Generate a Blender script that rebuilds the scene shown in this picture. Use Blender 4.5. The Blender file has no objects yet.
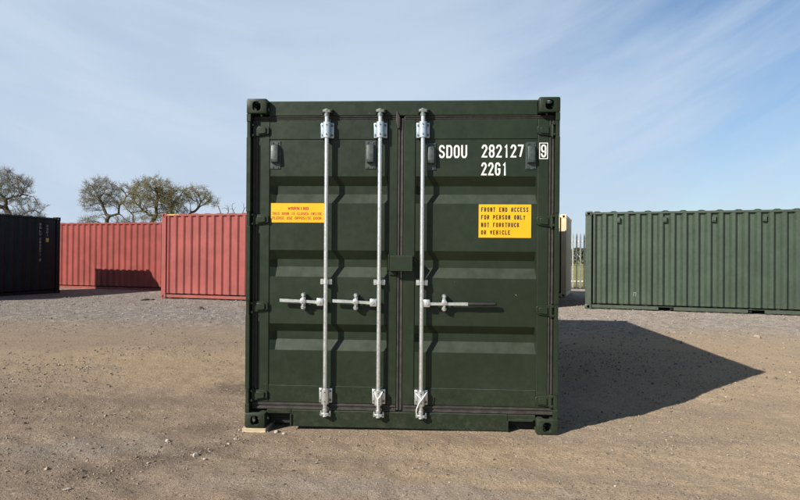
import bpy, bmesh, math, random
import numpy as np
from mathutils import Matrix, Vector, Euler

random.seed(7)
rng = np.random.default_rng(7)
sc = bpy.context.scene
col = sc.collection

# ------------------------------------------------------------------ camera
CAM = (0.296, -5.009, 1.365)
YAW, PITCH, ROLL = math.radians(-3.412), math.radians(0.516), math.radians(-0.471)
def cam_axes():
    cy, sy, cp, sp = math.cos(YAW), math.sin(YAW), math.cos(PITCH), math.sin(PITCH)
    F = Vector((sy*cp, cy*cp, sp)); R = Vector((cy, -sy, 0)); U = R.cross(F)
    cr, sr = math.cos(ROLL), math.sin(ROLL)
    return cr*R - sr*U, sr*R + cr*U, F
R_, U_, F_ = cam_axes()
cam_data = bpy.data.cameras.new('camera'); cam = bpy.data.objects.new('camera', cam_data); col.objects.link(cam)
M = Matrix.Identity(4)
for i in range(3):
    M[i][0], M[i][1], M[i][2], M[i][3] = R_[i], U_[i], -F_[i], CAM[i]
cam.matrix_world = M
cam_data.sensor_fit = 'HORIZONTAL'; cam_data.sensor_width = 36; cam_data.lens = 36*644.75/800
cam_data.clip_start = 0.05; cam_data.clip_end = 6000
sc.camera = cam

# ------------------------------------------------------------------ light
LDIR = Vector((1.177, 1.188, -1.0)).normalized()          # the way the sunlight travels
SUN_EL = math.asin(-LDIR.z); SUN_AZ = math.atan2(-LDIR.x, -LDIR.y)
sd = bpy.data.lights.new('sun', 'SUN'); sd.energy = 5.0; sd.angle = math.radians(0.53); sd.color = (1.0, 0.93, 0.83)
sun = bpy.data.objects.new('sun', sd); col.objects.link(sun)
sun.rotation_euler = LDIR.to_track_quat('-Z', 'Y').to_euler(); sun.location = (-20, -20, 17)

world = bpy.data.worlds.new('World'); sc.world = world; world.use_nodes = True
def build_world():
    nt = world.node_tree; N = nt.nodes; L = nt.links; N.clear()
    out = N.new('ShaderNodeOutputWorld'); bg = N.new('ShaderNodeBackground'); bg.inputs['Strength'].default_value = SKY_STRENGTH
    sky = N.new('ShaderNodeTexSky'); sky.sky_type = 'NISHITA'; sky.sun_disc = False
    sky.sun_elevation = SUN_EL; sky.sun_rotation = SUN_AZ % (2*math.pi)
    sky.altitude = 60; sky.air_density = 1.0; sky.dust_density = 0.25; sky.ozone_density = 3.0
    tc = N.new('ShaderNodeTexCoord')
    sep = N.new('ShaderNodeSeparateXYZ'); L.new(tc.outputs['Generated'], sep.inputs[0])
    def math_(op, a, b=None, c=None, clamp=False):
        n = N.new('ShaderNodeMath'); n.operation = op; n.use_clamp = clamp
        for k, v in enumerate((a, b, c)):
            if v is None: continue
            if isinstance(v, (int, float)): n.inputs[k].default_value = v
            else: L.new(v, n.inputs[k])
        return n.outputs[0]
    # a bank of high thin cloud over the northern sky, drawn out in wind streaks; clear overhead and behind
    u = math_('ARCTAN2', sep.outputs['X'], sep.outputs['Y']); v = math_('ARCSINE', sep.outputs['Z'])
    vc = math_('SUBTRACT', v, math_('MULTIPLY', u, math_('MULTIPLY_ADD', u, 0.39, 0.17)))
    def noise(su, sv, off, detail, rough, dist):
        c = N.new('ShaderNodeCombineXYZ'); L.new(math_('MULTIPLY', u, su), c.inputs[0]); L.new(math_('MULTIPLY', vc, sv), c.inputs[1])
        c.inputs[2].default_value = off
        n = N.new('ShaderNodeTexNoise'); n.inputs['Scale'].default_value = 1.0; n.inputs['Detail'].default_value = detail
        n.inputs['Roughness'].default_value = rough; n.inputs['Distortion'].default_value = dist
        L.new(c.outputs[0], n.inputs['Vector']); return math_('SUBTRACT', n.outputs['Fac'], 0.5)
    def ramp(val, a, b, c, d):
        m = N.new('ShaderNodeMapRange'); m.interpolation_type = 'SMOOTHSTEP'; L.new(val, m.inputs['Value'])
        for k_, x_ in zip(('From Min', 'From Max', 'To Min', 'To Max'), (a, b, c, d)): m.inputs[k_].default_value = x_
        return m.outputs[0]
    n1 = noise(2.2, 7.5, 1.7, 5, 0.5, 0.3); n2 = noise(4.2, 18.0, 4.4, 8, 0.56, 0.5); n3 = noise(6.0, 13.0, 8.1, 6, 0.55, 0.4)
    right = ramp(u, -0.05, 0.46, 0.0, 1.0)
    high = ramp(v, 0.02, 0.34, 0.42, 1.15)
    dens = math_('MULTIPLY_ADD', math_('MULTIPLY', right, high), -0.50, 0.98)
    dens = math_('MULTIPLY_ADD', math_('MULTIPLY', ramp(v, 0.16, 0.42, 0, 1), ramp(u, -0.62, -0.2, 0.8, 1.2)), -0.16, dens)
    amp = math_('MULTIPLY_ADD', right, 0.95, 0.14)
    tex = math_('MULTIPLY_ADD', n1, 1.1, math_('MULTIPLY_ADD', n2, 0.75, math_('MULTIPLY', n3, 0.45)))
    dens = math_('MULTIPLY_ADD', tex, amp, dens)
    fade = math_('MULTIPLY', ramp(v, 0.42, 0.62, 1.0, 0.0), ramp(math_('ABSOLUTE', u), 0.95, 1.45, 1.0, 0.15))
    cover = math_('MULTIPLY', math_('MULTIPLY', math_('MINIMUM', math_('MAXIMUM', dens, 0.0), 0.97), fade), 1.0)
    cr = N.new('ShaderNodeMix'); cr.data_type = 'RGBA'; k = 1.0/SKY_STRENGTH
    cr.inputs[6].default_value = (CL[0]*k*0.955, CL[1]*k*0.965, CL[2]*k*0.985, 1); cr.inputs[7].default_value = (CL[0]*k*1.045, CL[1]*k*1.04, CL[2]*k*1.025, 1)
    L.new(ramp(math_('MULTIPLY_ADD', n2, 0.6, n1), -0.14, 0.14, 0.0, 1.0), cr.inputs[0])
    hs = N.new('ShaderNodeHueSaturation'); L.new(ramp(v, 0.38, 0.80, 1.16, 0.42), hs.inputs['Saturation']); L.new(ramp(v, 0.35, 0.85, 1.30, 0.74), hs.inputs['Value']); L.new(sky.outputs[0], hs.inputs['Color'])
    mix = N.new('ShaderNodeMix'); mix.data_type = 'RGBA'
    L.new(cover, mix.inputs[0]); L.new(hs.outputs[0], mix.inputs[6]); L.new(cr.outputs[2], mix.inputs[7])
    L.new(mix.outputs[2], bg.inputs['Color']); L.new(bg.outputs[0], out.inputs['Surface'])
CL = (0.415, 0.496, 0.602)
SKY_STRENGTH = 0.066
build_world()
vs = sc.view_settings
vs.view_transform = 'Standard'; vs.look = 'None'; vs.gamma = 1; vs.exposure = 0.45; vs.use_curve_mapping = False
sc.cycles.max_bounces = 8

# ------------------------------------------------------------------ helpers
def tag(o, label=None, cat=None, group=None, kind=None):
    if label: o['label'] = label
    if cat: o['category'] = cat
    if group: o['group'] = group
    if kind: o['kind'] = kind
    return o
def empty(name, loc=(0, 0, 0), rot=(0, 0, 0)):
    o = bpy.data.objects.new(name, None); col.objects.link(o)
    o.location = loc; o.rotation_euler = rot; o.empty_display_size = 0.3
    return o

class MB:
    """collects shapes into one mesh"""
    def __init__(s): s.bm = bmesh.new()
    def box(s, x0, x1, y0, y1, z0, z1, bev=0.0, seg=1, rot=None):
        m = Matrix.Translation(((x0+x1)/2, (y0+y1)/2, (z0+z1)/2))
        if rot: m = m @ Euler(rot).to_matrix().to_4x4()
        m = m @ Matrix.Diagonal((abs(x1-x0), abs(y1-y0), abs(z1-z0), 1))
        r = bmesh.ops.create_cube(s.bm, size=1, matrix=m)
        if bev > 0:
            ed = list({e for v in r['verts'] for e in v.link_edges})
            bmesh.ops.bevel(s.bm, geom=ed, offset=bev, segments=seg, affect='EDGES', profile=0.5)
        return s
    def tube(s, pts, rad, n=12, cap=True):
        pts = [Vector(p) for p in pts]
        if not isinstance(rad, (list, tuple)): rad = [rad]*len(pts)
        rings = []; ref = None
        for i, p in enumerate(pts):
            d = (pts[min(i+1, len(pts)-1)] - pts[max(i-1, 0)]).normalized()
            if ref is None:
                ref = Vector((0, 0, 1)) if abs(d.z) < 0.9 else Vector((1, 0, 0))
            a = (ref - d*ref.dot(d)).normalized(); b = d.cross(a); ref = a
            rings.append([s.bm.verts.new(p + (a*math.cos(t) + b*math.sin(t))*rad[i])
                          for t in (2*math.pi*k/n for k in range(n))])
        for q, w in zip(rings, rings[1:]):
            for k in range(n): s.bm.faces.new((q[k], q[(k+1) % n], w[(k+1) % n], w[k]))
        if cap:
            s.bm.faces.new(rings[0][::-1]); s.bm.faces.new(rings[-1])
        return s
    def prism(s, poly, axis, a0, a1, bev=0.0):
        """poly: 2-D outline; axis: the direction it is extruded along (0 x, 1 y, 2 z)"""
        def P(u, v, w):
            return {0: (w, u, v), 1: (u, w, v), 2: (u, v, w)}[axis]
        A = [s.bm.verts.new(P(u, v, a0)) for u, v in poly]; B = [s.bm.verts.new(P(u, v, a1)) for u, v in poly]
        n = len(poly); fs = [s.bm.faces.new(A), s.bm.faces.new(B[::-1])]
        for k in range(n): fs.append(s.bm.faces.new((A[k], B[k], B[(k+1) % n], A[(k+1) % n])))
        bmesh.ops.recalc_face_normals(s.bm, faces=fs)
        if bev > 0:
            ed = list({e for f in fs for e in f.edges})
            bmesh.ops.bevel(s.bm, geom=ed, offset=bev, segments=2, affect='EDGES', profile=0.5)
        return s
    def grid(s, rows):
        """rows of points -> a sheet"""
        V = [[s.bm.verts.new(p) for p in r] for r in rows]
        for a, b in zip(V, V[1:]):
            for k in range(len(a)-1): s.bm.faces.new((a[k], a[k+1], b[k+1], b[k]))
        return s
    def build(s, name, mat, parent=None, T=None, smooth=35, recalc=False):
        if recalc: bmesh.ops.recalc_face_normals(s.bm, faces=s.bm.faces)
        if T is not None: s.bm.transform(T)
        me = bpy.data.meshes.new(name); s.bm.to_mesh(me); s.bm.free()
        return link(name, me, mat, parent, smooth)
def link(name, me, mat, parent=None, smooth=35):
    if mat is not None and not me.materials: me.materials.append(mat)
    if smooth:
        me.polygons.foreach_set('use_smooth', [True]*len(me.polygons))
        me.set_sharp_from_angle(angle=math.radians(smooth))
    o = bpy.data.objects.new(name, me); col.objects.link(o)
    if parent is not None: o.parent = parent
    return o
def raw_mesh(name, V, Fc):
    """numpy verts (n,3) and faces (m,k) -> mesh"""
    me = bpy.data.meshes.new(name); V = np.asarray(V, np.float32); Fc = np.asarray(Fc, np.int32)
    me.vertices.add(len(V)); me.vertices.foreach_set('co', V.ravel())
    m, k = Fc.shape
    me.loops.add(m*k); me.loops.foreach_set('vertex_index', Fc.ravel())
    me.polygons.add(m); me.polygons.foreach_set('loop_start', np.arange(0, m*k, k, dtype=np.int32))
    me.update(calc_edges=True); me.validate()
    return me

# ------------------------------------------------------------------ materials
class NT:
    def __init__(s, name):
        s.m = bpy.data.materials.new(name); s.m.use_nodes = True; s.nt = s.m.node_tree; s.N = s.nt.nodes; s.L = s.nt.links
        s.p = s.N['Principled BSDF']; s.tc = s.N.new('ShaderNodeTexCoord').outputs['Object']
    def put(s, sock, v):
        if isinstance(v, bpy.types.NodeSocket): s.L.new(v, sock)
        elif isinstance(v, (tuple, list)) and len(v) == 3 and sock.type == 'RGBA': sock.default_value = (*v, 1)
        else: sock.default_value = v
    def noise(s, scale, detail=4, rough=0.5, dist=0.0, vec=None, out='Fac'):
        n = s.N.new('ShaderNodeTexNoise'); s.L.new(vec or s.tc, n.inputs['Vector'])
        n.inputs['Scale'].default_value = scale; n.inputs['Detail'].default_value = detail
        n.inputs['Roughness'].default_value = rough; n.inputs['Distortion'].default_value = dist
        return n.outputs[out]
    def vor(s, scale, feature='F1', out='Distance', vec=None, rand=1.0):
        n = s.N.new('ShaderNodeTexVoronoi'); n.feature = feature; s.L.new(vec or s.tc, n.inputs['Vector'])
        n.inputs['Scale'].default_value = scale; n.inputs['Randomness'].default_value = rand
        return n.outputs[out]
    def scaled(s, x, y, z, rot=(0, 0, 0)):
        n = s.N.new('ShaderNodeMapping'); s.L.new(s.tc, n.inputs[0]); n.inputs['Scale'].default_value = (x, y, z)
        n.inputs['Rotation'].default_value = rot; return n.outputs[0]
    def rng(s, v, a, b, c=0.0, d=1.0, smooth=True):
        n = s.N.new('ShaderNodeMapRange'); n.interpolation_type = 'SMOOTHSTEP' if smooth else 'LINEAR'
        s.L.new(v, n.inputs['Value'])
        for k, x in zip(('From Min', 'From Max', 'To Min', 'To Max'), (a, b, c, d)): n.inputs[k].default_value = x
        return n.outputs[0]
    def mix(s, f, a, b, mode='MIX'):
        n = s.N.new('ShaderNodeMix'); n.data_type = 'RGBA'; n.blend_type = mode
        s.put(n.inputs[0], f); s.put(n.inputs[6], a); s.put(n.inputs[7], b); return n.outputs[2]
    def math(s, op, a, b=0.0, c=0.0):
        n = s.N.new('ShaderNodeMath'); n.operation = op
        s.put(n.inputs[0], a); s.put(n.inputs[1], b); s.put(n.inputs[2], c); return n.outputs[0]
    def xyz(s):
        n = s.N.new('ShaderNodeSeparateXYZ'); s.L.new(s.tc, n.inputs[0]); return n.outputs
    def bump(s, h, strength, dist, prev=None):
        n = s.N.new('ShaderNodeBump'); s.L.new(h, n.inputs['Height']); n.inputs['Strength'].default_value = strength
        n.inputs['Distance'].default_value = dist
        if prev: s.L.new(prev, n.inputs['Normal'])
        return n.outputs[0]
    def fin(s, color=None, rough=None, metal=None, normal=None, spec=None):
        for k, v in (('Base Color', color), ('Roughness', rough), ('Metallic', metal), ('Normal', normal), ('Specular IOR Level', spec)):
            if v is not None: s.put(s.p.inputs[k], v)
        return s.m
def sh(c, k): return tuple(min(1, x*k) for x in c)

def paint(name, c, rough=0.42, dirt=(0.22, 0.18, 0.13), fade=1.35, chips=(0.5, 0.45, 0.36), dirt_top=0.55, chip_amt=1.0, spec=0.5, dent=1.0, top_sheen=0.0):
    t = NT(name)
    big = t.noise(1.6, 5, 0.55, 0.3)
    colr = t.mix(t.rng(big, 0.35, 0.7), sh(c, 0.93), sh(c, fade))
    streak = t.noise(3.0, 4, 0.6, vec=t.scaled(3.0, 3.0, 0.25))
    colr = t.mix(t.rng(streak, 0.55, 0.8, 0, 0.30), colr, sh(c, fade*1.15))
    # dust thrown up on the lowest half metre, thin and patchy
    z = t.xyz()[2]
    dust = t.math('MULTIPLY', t.rng(z, 0.0, dirt_top, 1.0, 0.0), t.rng(t.noise(22, 7, 0.7), 0.40, 0.75, 0.0, 0.30))
    colr = t.mix(dust, colr, dirt)
    if top_sheen:      # sky sheen painted in: upward faces of the pressings tinted pale grey-green
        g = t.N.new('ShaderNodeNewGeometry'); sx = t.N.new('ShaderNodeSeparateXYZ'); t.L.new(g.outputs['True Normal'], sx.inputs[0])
        sheen = t.math('MULTIPLY', t.rng(sx.outputs[2], 0.35, 0.60, 0.0, top_sheen), t.rng(t.noise(7, 6, 0.6), 0.25, 0.7, 0.6, 1.0))
        colr = t.mix(sheen, colr, (0.080, 0.098, 0.080))
    sp = t.noise(55, 3, 0.6)
    gate = t.rng(t.noise(2.3, 3, 0.5), 0.5, 0.68)
    ch = t.math('MULTIPLY', t.rng(sp, 0.735, 0.76, 0, chip_amt), gate)
    colr = t.mix(ch, colr, chips)
    r = t.rng(t.noise(14, 5, 0.6), 0.3, 0.75, rough-0.07, rough+0.12)
    nrm = t.bump(t.noise(2.2, 3, 0.5), 0.35*dent, 0.03)
    nrm = t.bump(t.noise(160, 2, 0.5), 0.10, 0.002, nrm)
    return t.fin(colr, r, 0.0, nrm, spec)
MAT = {}
MAT['green'] = paint('green_paint', (0.0132, 0.0222, 0.0112), 0.45, fade=1.2, spec=0.30, top_sheen=0.47, dirt=(0.09, 0.08, 0.06))
MAT['green_faded'] = paint('weathered_green_paint', (0.027, 0.046, 0.027), 0.50, fade=1.22, spec=0.75, dirt=(0.12, 0.11, 0.08))
MAT['red'] = paint('faded_red_paint', (0.262, 0.068, 0.060), 0.58, dirt=(0.35, 0.22, 0.16), fade=1.16, spec=0.28)
MAT['red_deep'] = paint('red_paint', (0.235, 0.051, 0.042), 0.60, dirt=(0.3, 0.2, 0.15), fade=1.18, spec=0.28)
MAT['black'] = paint('black_paint', (0.0045, 0.0115, 0.0140), 0.55, fade=1.2, dirt=(0.02, 0.02, 0.02), spec=0.25, chip_amt=0.0)
MAT['cream'] = paint('cream_paint', (0.66, 0.545, 0.36), 0.5, fade=1.08, chips=(0.25, 0.12, 0.06))

def simple(name, c, rough=0.5, metal=0.0, var=0.15, scale=30, bump=0.1, bd=0.002, spec=0.5):
    t = NT(name); n = t.noise(scale, 5, 0.6)
    colr = t.mix(t.rng(n, 0.3, 0.7), sh(c, 1-var), sh(c, 1+var))
    return t.fin(colr, t.rng(n, 0.3, 0.7, max(0.05, rough-0.08), rough+0.08), metal, t.bump(t.noise(scale*3, 3, 0.6), bump, bd), spec)
def galvanised():
    t = NT('galvanised_steel')
    sp = t.vor(140, out='Color'); g = t.noise(35, 5, 0.6)
    n = t.N.new('ShaderNodeRGBToBW'); t.L.new(sp, n.inputs[0])
    colr = t.mix(t.rng(n.outputs[0], 0.2, 0.8), (0.60, 0.62, 0.62), (0.70, 0.72, 0.72))
    colr = t.mix(t.rng(g, 0.55, 0.75, 0, 0.4), colr, (0.36, 0.37, 0.37))
    return t.fin(colr, t.rng(g, 0.3, 0.7, 0.30, 0.46), 0.85, t.bump(t.noise(120, 3, 0.6), 0.25, 0.002))
MAT['galv'] = galvanised()
MAT['cam'] = simple('painted_cam_steel', (0.17, 0.20, 0.18), 0.45, 0.3, 0.25, 60)
MAT['zinc'] = simple('zinc_plate', (0.40, 0.49, 0.56), 0.42, 0.4, 0.12, 60)
MAT['bolt'] = simple('bolt_steel', (0.12, 0.12, 0.12), 0.5, 0.5, 0.2, 80)
MAT['rubber'] = simple('gasket_rubber', (0.034, 0.030, 0.026), 0.66, 0, 0.3, 18, 0.3, 0.003)
MAT['grip'] = simple('black_grip', (0.012, 0.012, 0.012), 0.55, 0, 0.2, 60)
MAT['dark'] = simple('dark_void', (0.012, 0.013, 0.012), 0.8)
MAT['white'] = simple('white_paint', (0.78, 0.78, 0.76), 0.5, 0, 0.06, 90)
MAT['yellow'] = simple('yellow_vinyl', (0.74, 0.41, 0.006), 0.45, 0, 0.04, 6, 0.05)
MAT['sign_red'] = simple('orange_red_ink', (0.36, 0.045, 0.004), 0.5, 0, 0.1)
MAT['sign_black'] = simple('brown_black_ink', (0.035, 0.022, 0.008), 0.5, 0, 0.1)
MAT['vent'] = simple('grey_green_vent', (0.040, 0.055, 0.052), 0.45, 0, 0.25, 40)
MAT['cable'] = simple('white_cable', (0.72, 0.72, 0.70), 0.5)
MAT['fence'] = simple('galvanised_palisade', (0.54, 0.55, 0.53), 0.6, 0.0, 0.2, 10)
MAT['tape'] = simple('yellow_marking', (0.50, 0.37, 0.07), 0.6, 0, 0.45, 12)
def wood():
    t = NT('pale_timber'); g = t.noise(8, 6, 0.6, 0.4, vec=t.scaled(1.5, 14, 14))
    return t.fin(t.mix(t.rng(g, 0.3, 0.7), (0.36, 0.28, 0.18), (0.56, 0.47, 0.33)), 0.75, 0, t.bump(g, 0.4, 0.004))
MAT['wood'] = wood()

# ------------------------------------------------------------------ ground
def vnoise(x, y, f, seed):
    r = np.random.default_rng(seed); n = 256; g = r.random((n, n))
    X, Y = x*f + 1000.37, y*f + 1000.71
    xi, yi = np.floor(X).astype(int), np.floor(Y).astype(int); u, v = X-xi, Y-yi
    u, v = u*u*(3-2*u), v*v*(3-2*v)
    a, b, c, d = g[xi % n, yi % n], g[(xi+1) % n, yi % n], g[xi % n, (yi+1) % n], g[(xi+1) % n, (yi+1) % n]
    return (a*(1-u)+b*u)*(1-v) + (c*(1-u)+d*u)*v - 0.5
def sstep(t): t = np.clip(t, 0, 1); return t*t*(3-2*t)
LEAN = math.radians(0.806)
BEIGE_Z = 0.10
def gz(x, y):
    x = np.asarray(x, float); y = np.asarray(y, float)
    z = -0.065*np.exp(-(((x-2.9)/1.05)**2 + ((y-1.15)/0.8)**2))
    z = z - 0.036*np.exp(-(((x+1.5)/1.0)**2 + ((y+0.1)/0.9)**2))
    z = z - 0.012*np.exp(-((x/1.0)**2 + ((y+0.1)/0.5)**2))
    # the main container stands on a pad that climbs slightly to its far end
    z = z + 0.0135*np.clip(y, 0, 6.2)*sstep((1.6-np.abs(x))/0.5)*sstep((7.0-y)/0.8)
    z = z + BEIGE_Z*sstep((4.2-np.abs(x-1.8))/1.2)*sstep((3.2-np.abs(y-17.2))/1.2)
    near = np.exp(-((x/14.0)**2 + (y/14.0)**2))
    rough = 0.030*vnoise(x, y, 0.7, 1) + 0.020*vnoise(x, y, 2.3, 2) + 0.018*vnoise(x, y, 6.1, 3)*np.clip(vnoise(x, y, 0.6, 9)*2+0.7, 0.2, 1.4) \
        + 0.011*vnoise(x, y, 14.0, 4)
    # old wheel ruts crossing the foreground on the left
    s = (x+2.0)*0.55 + (y+0.9)*0.84 + 0.12*vnoise(x, y, 0.8, 6)
    ruts = 0
    for c, a in ((0.0, 0.009), (0.42, 0.006), (-0.95, 0.006)):
        ruts = ruts - a*np.exp(-((s-c)/0.10)**2) + 0.55*a*np.exp(-((s-c-0.2)/0.09)**2)
    ruts = ruts*np.exp(-(((x+2.0)/1.8)**2 + ((y+0.9)/1.4)**2))
    s2 = (x-2.5)*0.25 + (y+1.6)*0.97 + 0.1*vnoise(x, y, 0.8, 16)
    ruts = ruts + (-0.006*np.exp(-((s2)/0.12)**2) + 0.008*np.exp(-((s2-0.22)/0.1)**2))*np.exp(-(((x-2.8)/1.8)**2))
    # keep it calm where the containers stand
    flat = 1 - 0.75*sstep((1.5-np.abs(x))/0.3)*sstep((y+0.12)/0.15)*sstep((6.3-y)/0.3)
    return z + (rough*flat + ruts)*near
def axis(a, b, fine, lo, hi, k=1.16):
    v = list(np.arange(a, b+1e-6, fine)); s = fine
    while v[-1] < hi: s *= k; v.append(v[-1]+s)
    s = fine
    while v[0] > lo: s *= k; v.insert(0, v[0]-s)
    return np.array(v)
gx = axis(-4.2, 5.2, 0.026, -3500, 3500, 1.10); gy = axis(-2.6, 2.6, 0.026, -400, 4500, 1.07)
GX, GY = np.meshgrid(gx, gy); GZ = gz(GX, GY)
V = np.stack([GX.ravel(), GY.ravel(), GZ.ravel()], 1); nx, ny = len(gx), len(gy)
I = np.arange(nx*ny).reshape(ny, nx)
Fc = np.stack([I[:-1, :-1].ravel(), I[:-1, 1:].ravel(), I[1:, 1:].ravel(), I[1:, :-1].ravel()], 1)
def ground_mat():
    t = NT('dirt_and_gravel')
    x, y, z = t.xyz()
    w1 = t.noise(0.55, 5, 0.55, 0.4); w2 = t.noise(1.7, 6, 0.6, 0.5); w3 = t.noise(7, 6, 0.65)
    lane = t.noise(0.9, 5, 0.6, 0.3, vec=t.scaled(0.35, 1.5, 1, (0, 0, math.radians(-12))))
    base = t.mix(t.rng(w1, 0.38, 0.62), (0.395, 0.325, 0.245), (0.455, 0.365, 0.255))
    base = t.mix(t.rng(w2, 0.48, 0.72, 0, 0.75), base, (0.330, 0.270, 0.210))
    base = t.mix(t.rng(lane, 0.5, 0.68, 0, 0.75), base, (0.440, 0.345, 0.225))
    base = t.mix(t.rng(t.noise(1.3, 6, 0.62, 0.4, vec=t.scaled(0.3, 2.2, 1, (0, 0, math.radians(-7)))), 0.52, 0.70, 0, 0.6), base, (0.235, 0.190, 0.152))
    base = t.mix(t.rng(w3, 0.52, 0.72, 0, 0.55), base, (0.270, 0.218, 0.172))
    base = t.mix(t.rng(t.noise(2.6, 6, 0.62, 0.2), 0.55, 0.72, 0, 0.5), base, (0.390, 0.345, 0.295))
    # the left foreground is the browner, damper side; the right is dry and sandy
    lx = t.math('ADD', x, t.math('MULTIPLY', t.math('SUBTRACT', w1, 0.5), 3.0))
    base = t.mix(t.rng(lx, -1.6, 1.6, 0.62, 0.0), base, (0.215, 0.176, 0.146))
    base = t.mix(t.rng(lx, 0.4, 2.4, 0.0, 0.5), base, (0.475, 0.390, 0.285))
    def blob(cx, cy, rx_, ry_, deg, c, amt):
        nonlocal base
        a = math.radians(deg); dx = t.math('SUBTRACT', x, cx); dy = t.math('SUBTRACT', y, cy)
        uu = t.math('DIVIDE', t.math('ADD', t.math('MULTIPLY', dx, math.cos(a)), t.math('MULTIPLY', dy, math.sin(a))), rx_)
        vv = t.math('DIVIDE', t.math('SUBTRACT', t.math('MULTIPLY', dy, math.cos(a)), t.math('MULTIPLY', dx, math.sin(a))), ry_)
        q = t.math('SQRT', t.math('ADD', t.math('MULTIPLY', uu, uu), t.math('MULTIPLY', vv, vv)))
        q = t.math('ADD', q, t.math('MULTIPLY', t.math('SUBTRACT', w2, 0.5), 1.6)); q = t.math('ADD', q, t.math('MULTIPLY', t.math('SUBTRACT', w3, 0.5), 1.2))
        base = t.mix(t.rng(q, 0.35, 1.15, amt, 0.0), base, c)
    blob(-3.6, 3.2, 2.9, 1.3, 0, (0.42, 0.335, 0.225), 0.6)         # sandy strip
    blob(-2.6, 1.9, 1.8, 0.7, -6, (0.40, 0.315, 0.215), 0.5)
    blob(-3.2, 0.75, 2.2, 0.35, 4, (0.185, 0.148, 0.120), 0.7)      # old damp marks
    blob(-1.52, -0.70, 0.85, 0.20, 50, (0.150, 0.120, 0.098), 0.75)
    blob(-1.50, 0.12, 0.42, 0.26, 40, (0.150, 0.120, 0.095), 0.75)
    blob(-1.68, 1.45, 0.45, 0.36, 10, (0.130, 0.105, 0.084), 0.75)
    blob(-2.2, -0.55, 0.7, 0.35, 20, (0.27, 0.255, 0.235), 0.6); blob(-2.6, 0.2, 1.2, 0.16, 14, (0.20, 0.163, 0.135), 0.6); blob(0.1, -1.25, 1.5, 0.22, -3, (0.34, 0.31, 0.28), 0.6); blob(-0.5, -0.75, 0.9, 0.10, 12, (0.27, 0.225, 0.185), 0.6)
    blob(0.9, -0.9, 0.9, 0.16, -8, (0.31, 0.262, 0.21), 0.5); blob(2.2, 0.0, 0.9, 0.2, 12, (0.30, 0.25, 0.195), 0.55); blob(3.2, 1.3, 1.2, 0.3, 20, (0.31, 0.26, 0.20), 0.5)
    blob(0.0, -0.16, 1.5, 0.22, 0, (0.29, 0.225, 0.165), 0.5)
    # compacted grey stone laid towards the far containers
    yy = t.math('ADD', y, t.math('MULTIPLY', t.math('SUBTRACT', w1, 0.5), 4.0))
    base = t.mix(t.rng(yy, 6.0, 9.0, 0.0, 0.85), base, t.mix(t.rng(lx, -3.0, 3.0), (0.195, 0.202, 0.208), (0.40, 0.375, 0.355)))
    far = t.rng(y, 4.5, 9.0)
    bw4 = t.N.new('ShaderNodeRGBToBW'); t.L.new(t.vor(11, out='Color'), bw4.inputs[0])
    base = t.mix(t.math('MULTIPLY', far, t.rng(bw4.outputs[0], 0.30, 0.55, 0.65, 0.0)), base, (0.165, 0.160, 0.158))
    base = t.mix(t.math('MULTIPLY', far, t.rng(bw4.outputs[0], 0.58, 0.80, 0.0, 0.6)), base, (0.48, 0.47, 0.46))
    # single stones: lighter and darker grains of three sizes
    bw = t.N.new('ShaderNodeRGBToBW'); t.L.new(t.vor(42, out='Color'), bw.inputs[0])
    bw2 = t.N.new('ShaderNodeRGBToBW'); t.L.new(t.vor(130, out='Color'), bw2.inputs[0])
    bw3 = t.N.new('ShaderNodeRGBToBW'); t.L.new(t.vor(17, out='Color'), bw3.inputs[0])
    patch = t.rng(t.noise(3.2, 4, 0.6), 0.42, 0.62, 0.25, 1.0)
    d1 = t.vor(42); d3 = t.vor(17)
    g1 = t.math('MULTIPLY', t.math('MULTIPLY', t.rng(bw.outputs[0], 0.66, 0.72), t.rng(d1, 0.30, 0.42, 1.0, 0.0)), patch)
    base = t.mix(t.math('MULTIPLY', g1, 0.6), base, (0.56, 0.49, 0.41))
    g2 = t.math('MULTIPLY', t.math('MULTIPLY', t.rng(bw.outputs[0], 0.30, 0.25), t.rng(d1, 0.28, 0.40, 1.0, 0.0)), patch)
    base = t.mix(t.math('MULTIPLY', g2, 0.8), base, (0.095, 0.08, 0.068))
    g3 = t.math('MULTIPLY', t.rng(bw3.outputs[0], 0.74, 0.78), t.rng(d3, 0.26, 0.36, 1.0, 0.0))
    base = t.mix(t.math('MULTIPLY', g3, 0.45), base, (0.43, 0.38, 0.32))
    base = t.mix(t.rng(bw2.outputs[0], 0.22, 0.6, 0.45, 0.0), base, (0.15, 0.122, 0.10))
    base = t.mix(t.rng(bw2.outputs[0], 0.62, 0.9, 0.0, 0.30), base, (0.50, 0.42, 0.33))
    h = t.math('ADD', t.math('MULTIPLY', t.rng(d1, 0.0, 0.5, 1, 0), 0.6), t.math('MULTIPLY', t.rng(d3, 0.0, 0.4, 1, 0), t.rng(bw3.outputs[0], 0.45, 0.8)))
    n = t.bump(t.noise(24, 9, 0.75), 0.85, 0.036)
    n = t.bump(h, 0.55, 0.014, n)
    n = t.bump(t.vor(130), 0.7, 0.007, n)
    base = t.mix(1.0, base, (1.0, 0.945, 0.885), 'MULTIPLY')
    base = t.mix(1.0, base, (1.27, 1.27, 1.27), 'MULTIPLY')
    return t.fin(base, 0.92, 0, n, 0.2)
me = raw_mesh('ground', V, Fc); link('ground', me, ground_mat(), smooth=60)
bpy.data.objects['ground']['kind'] = 'structure'

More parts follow.
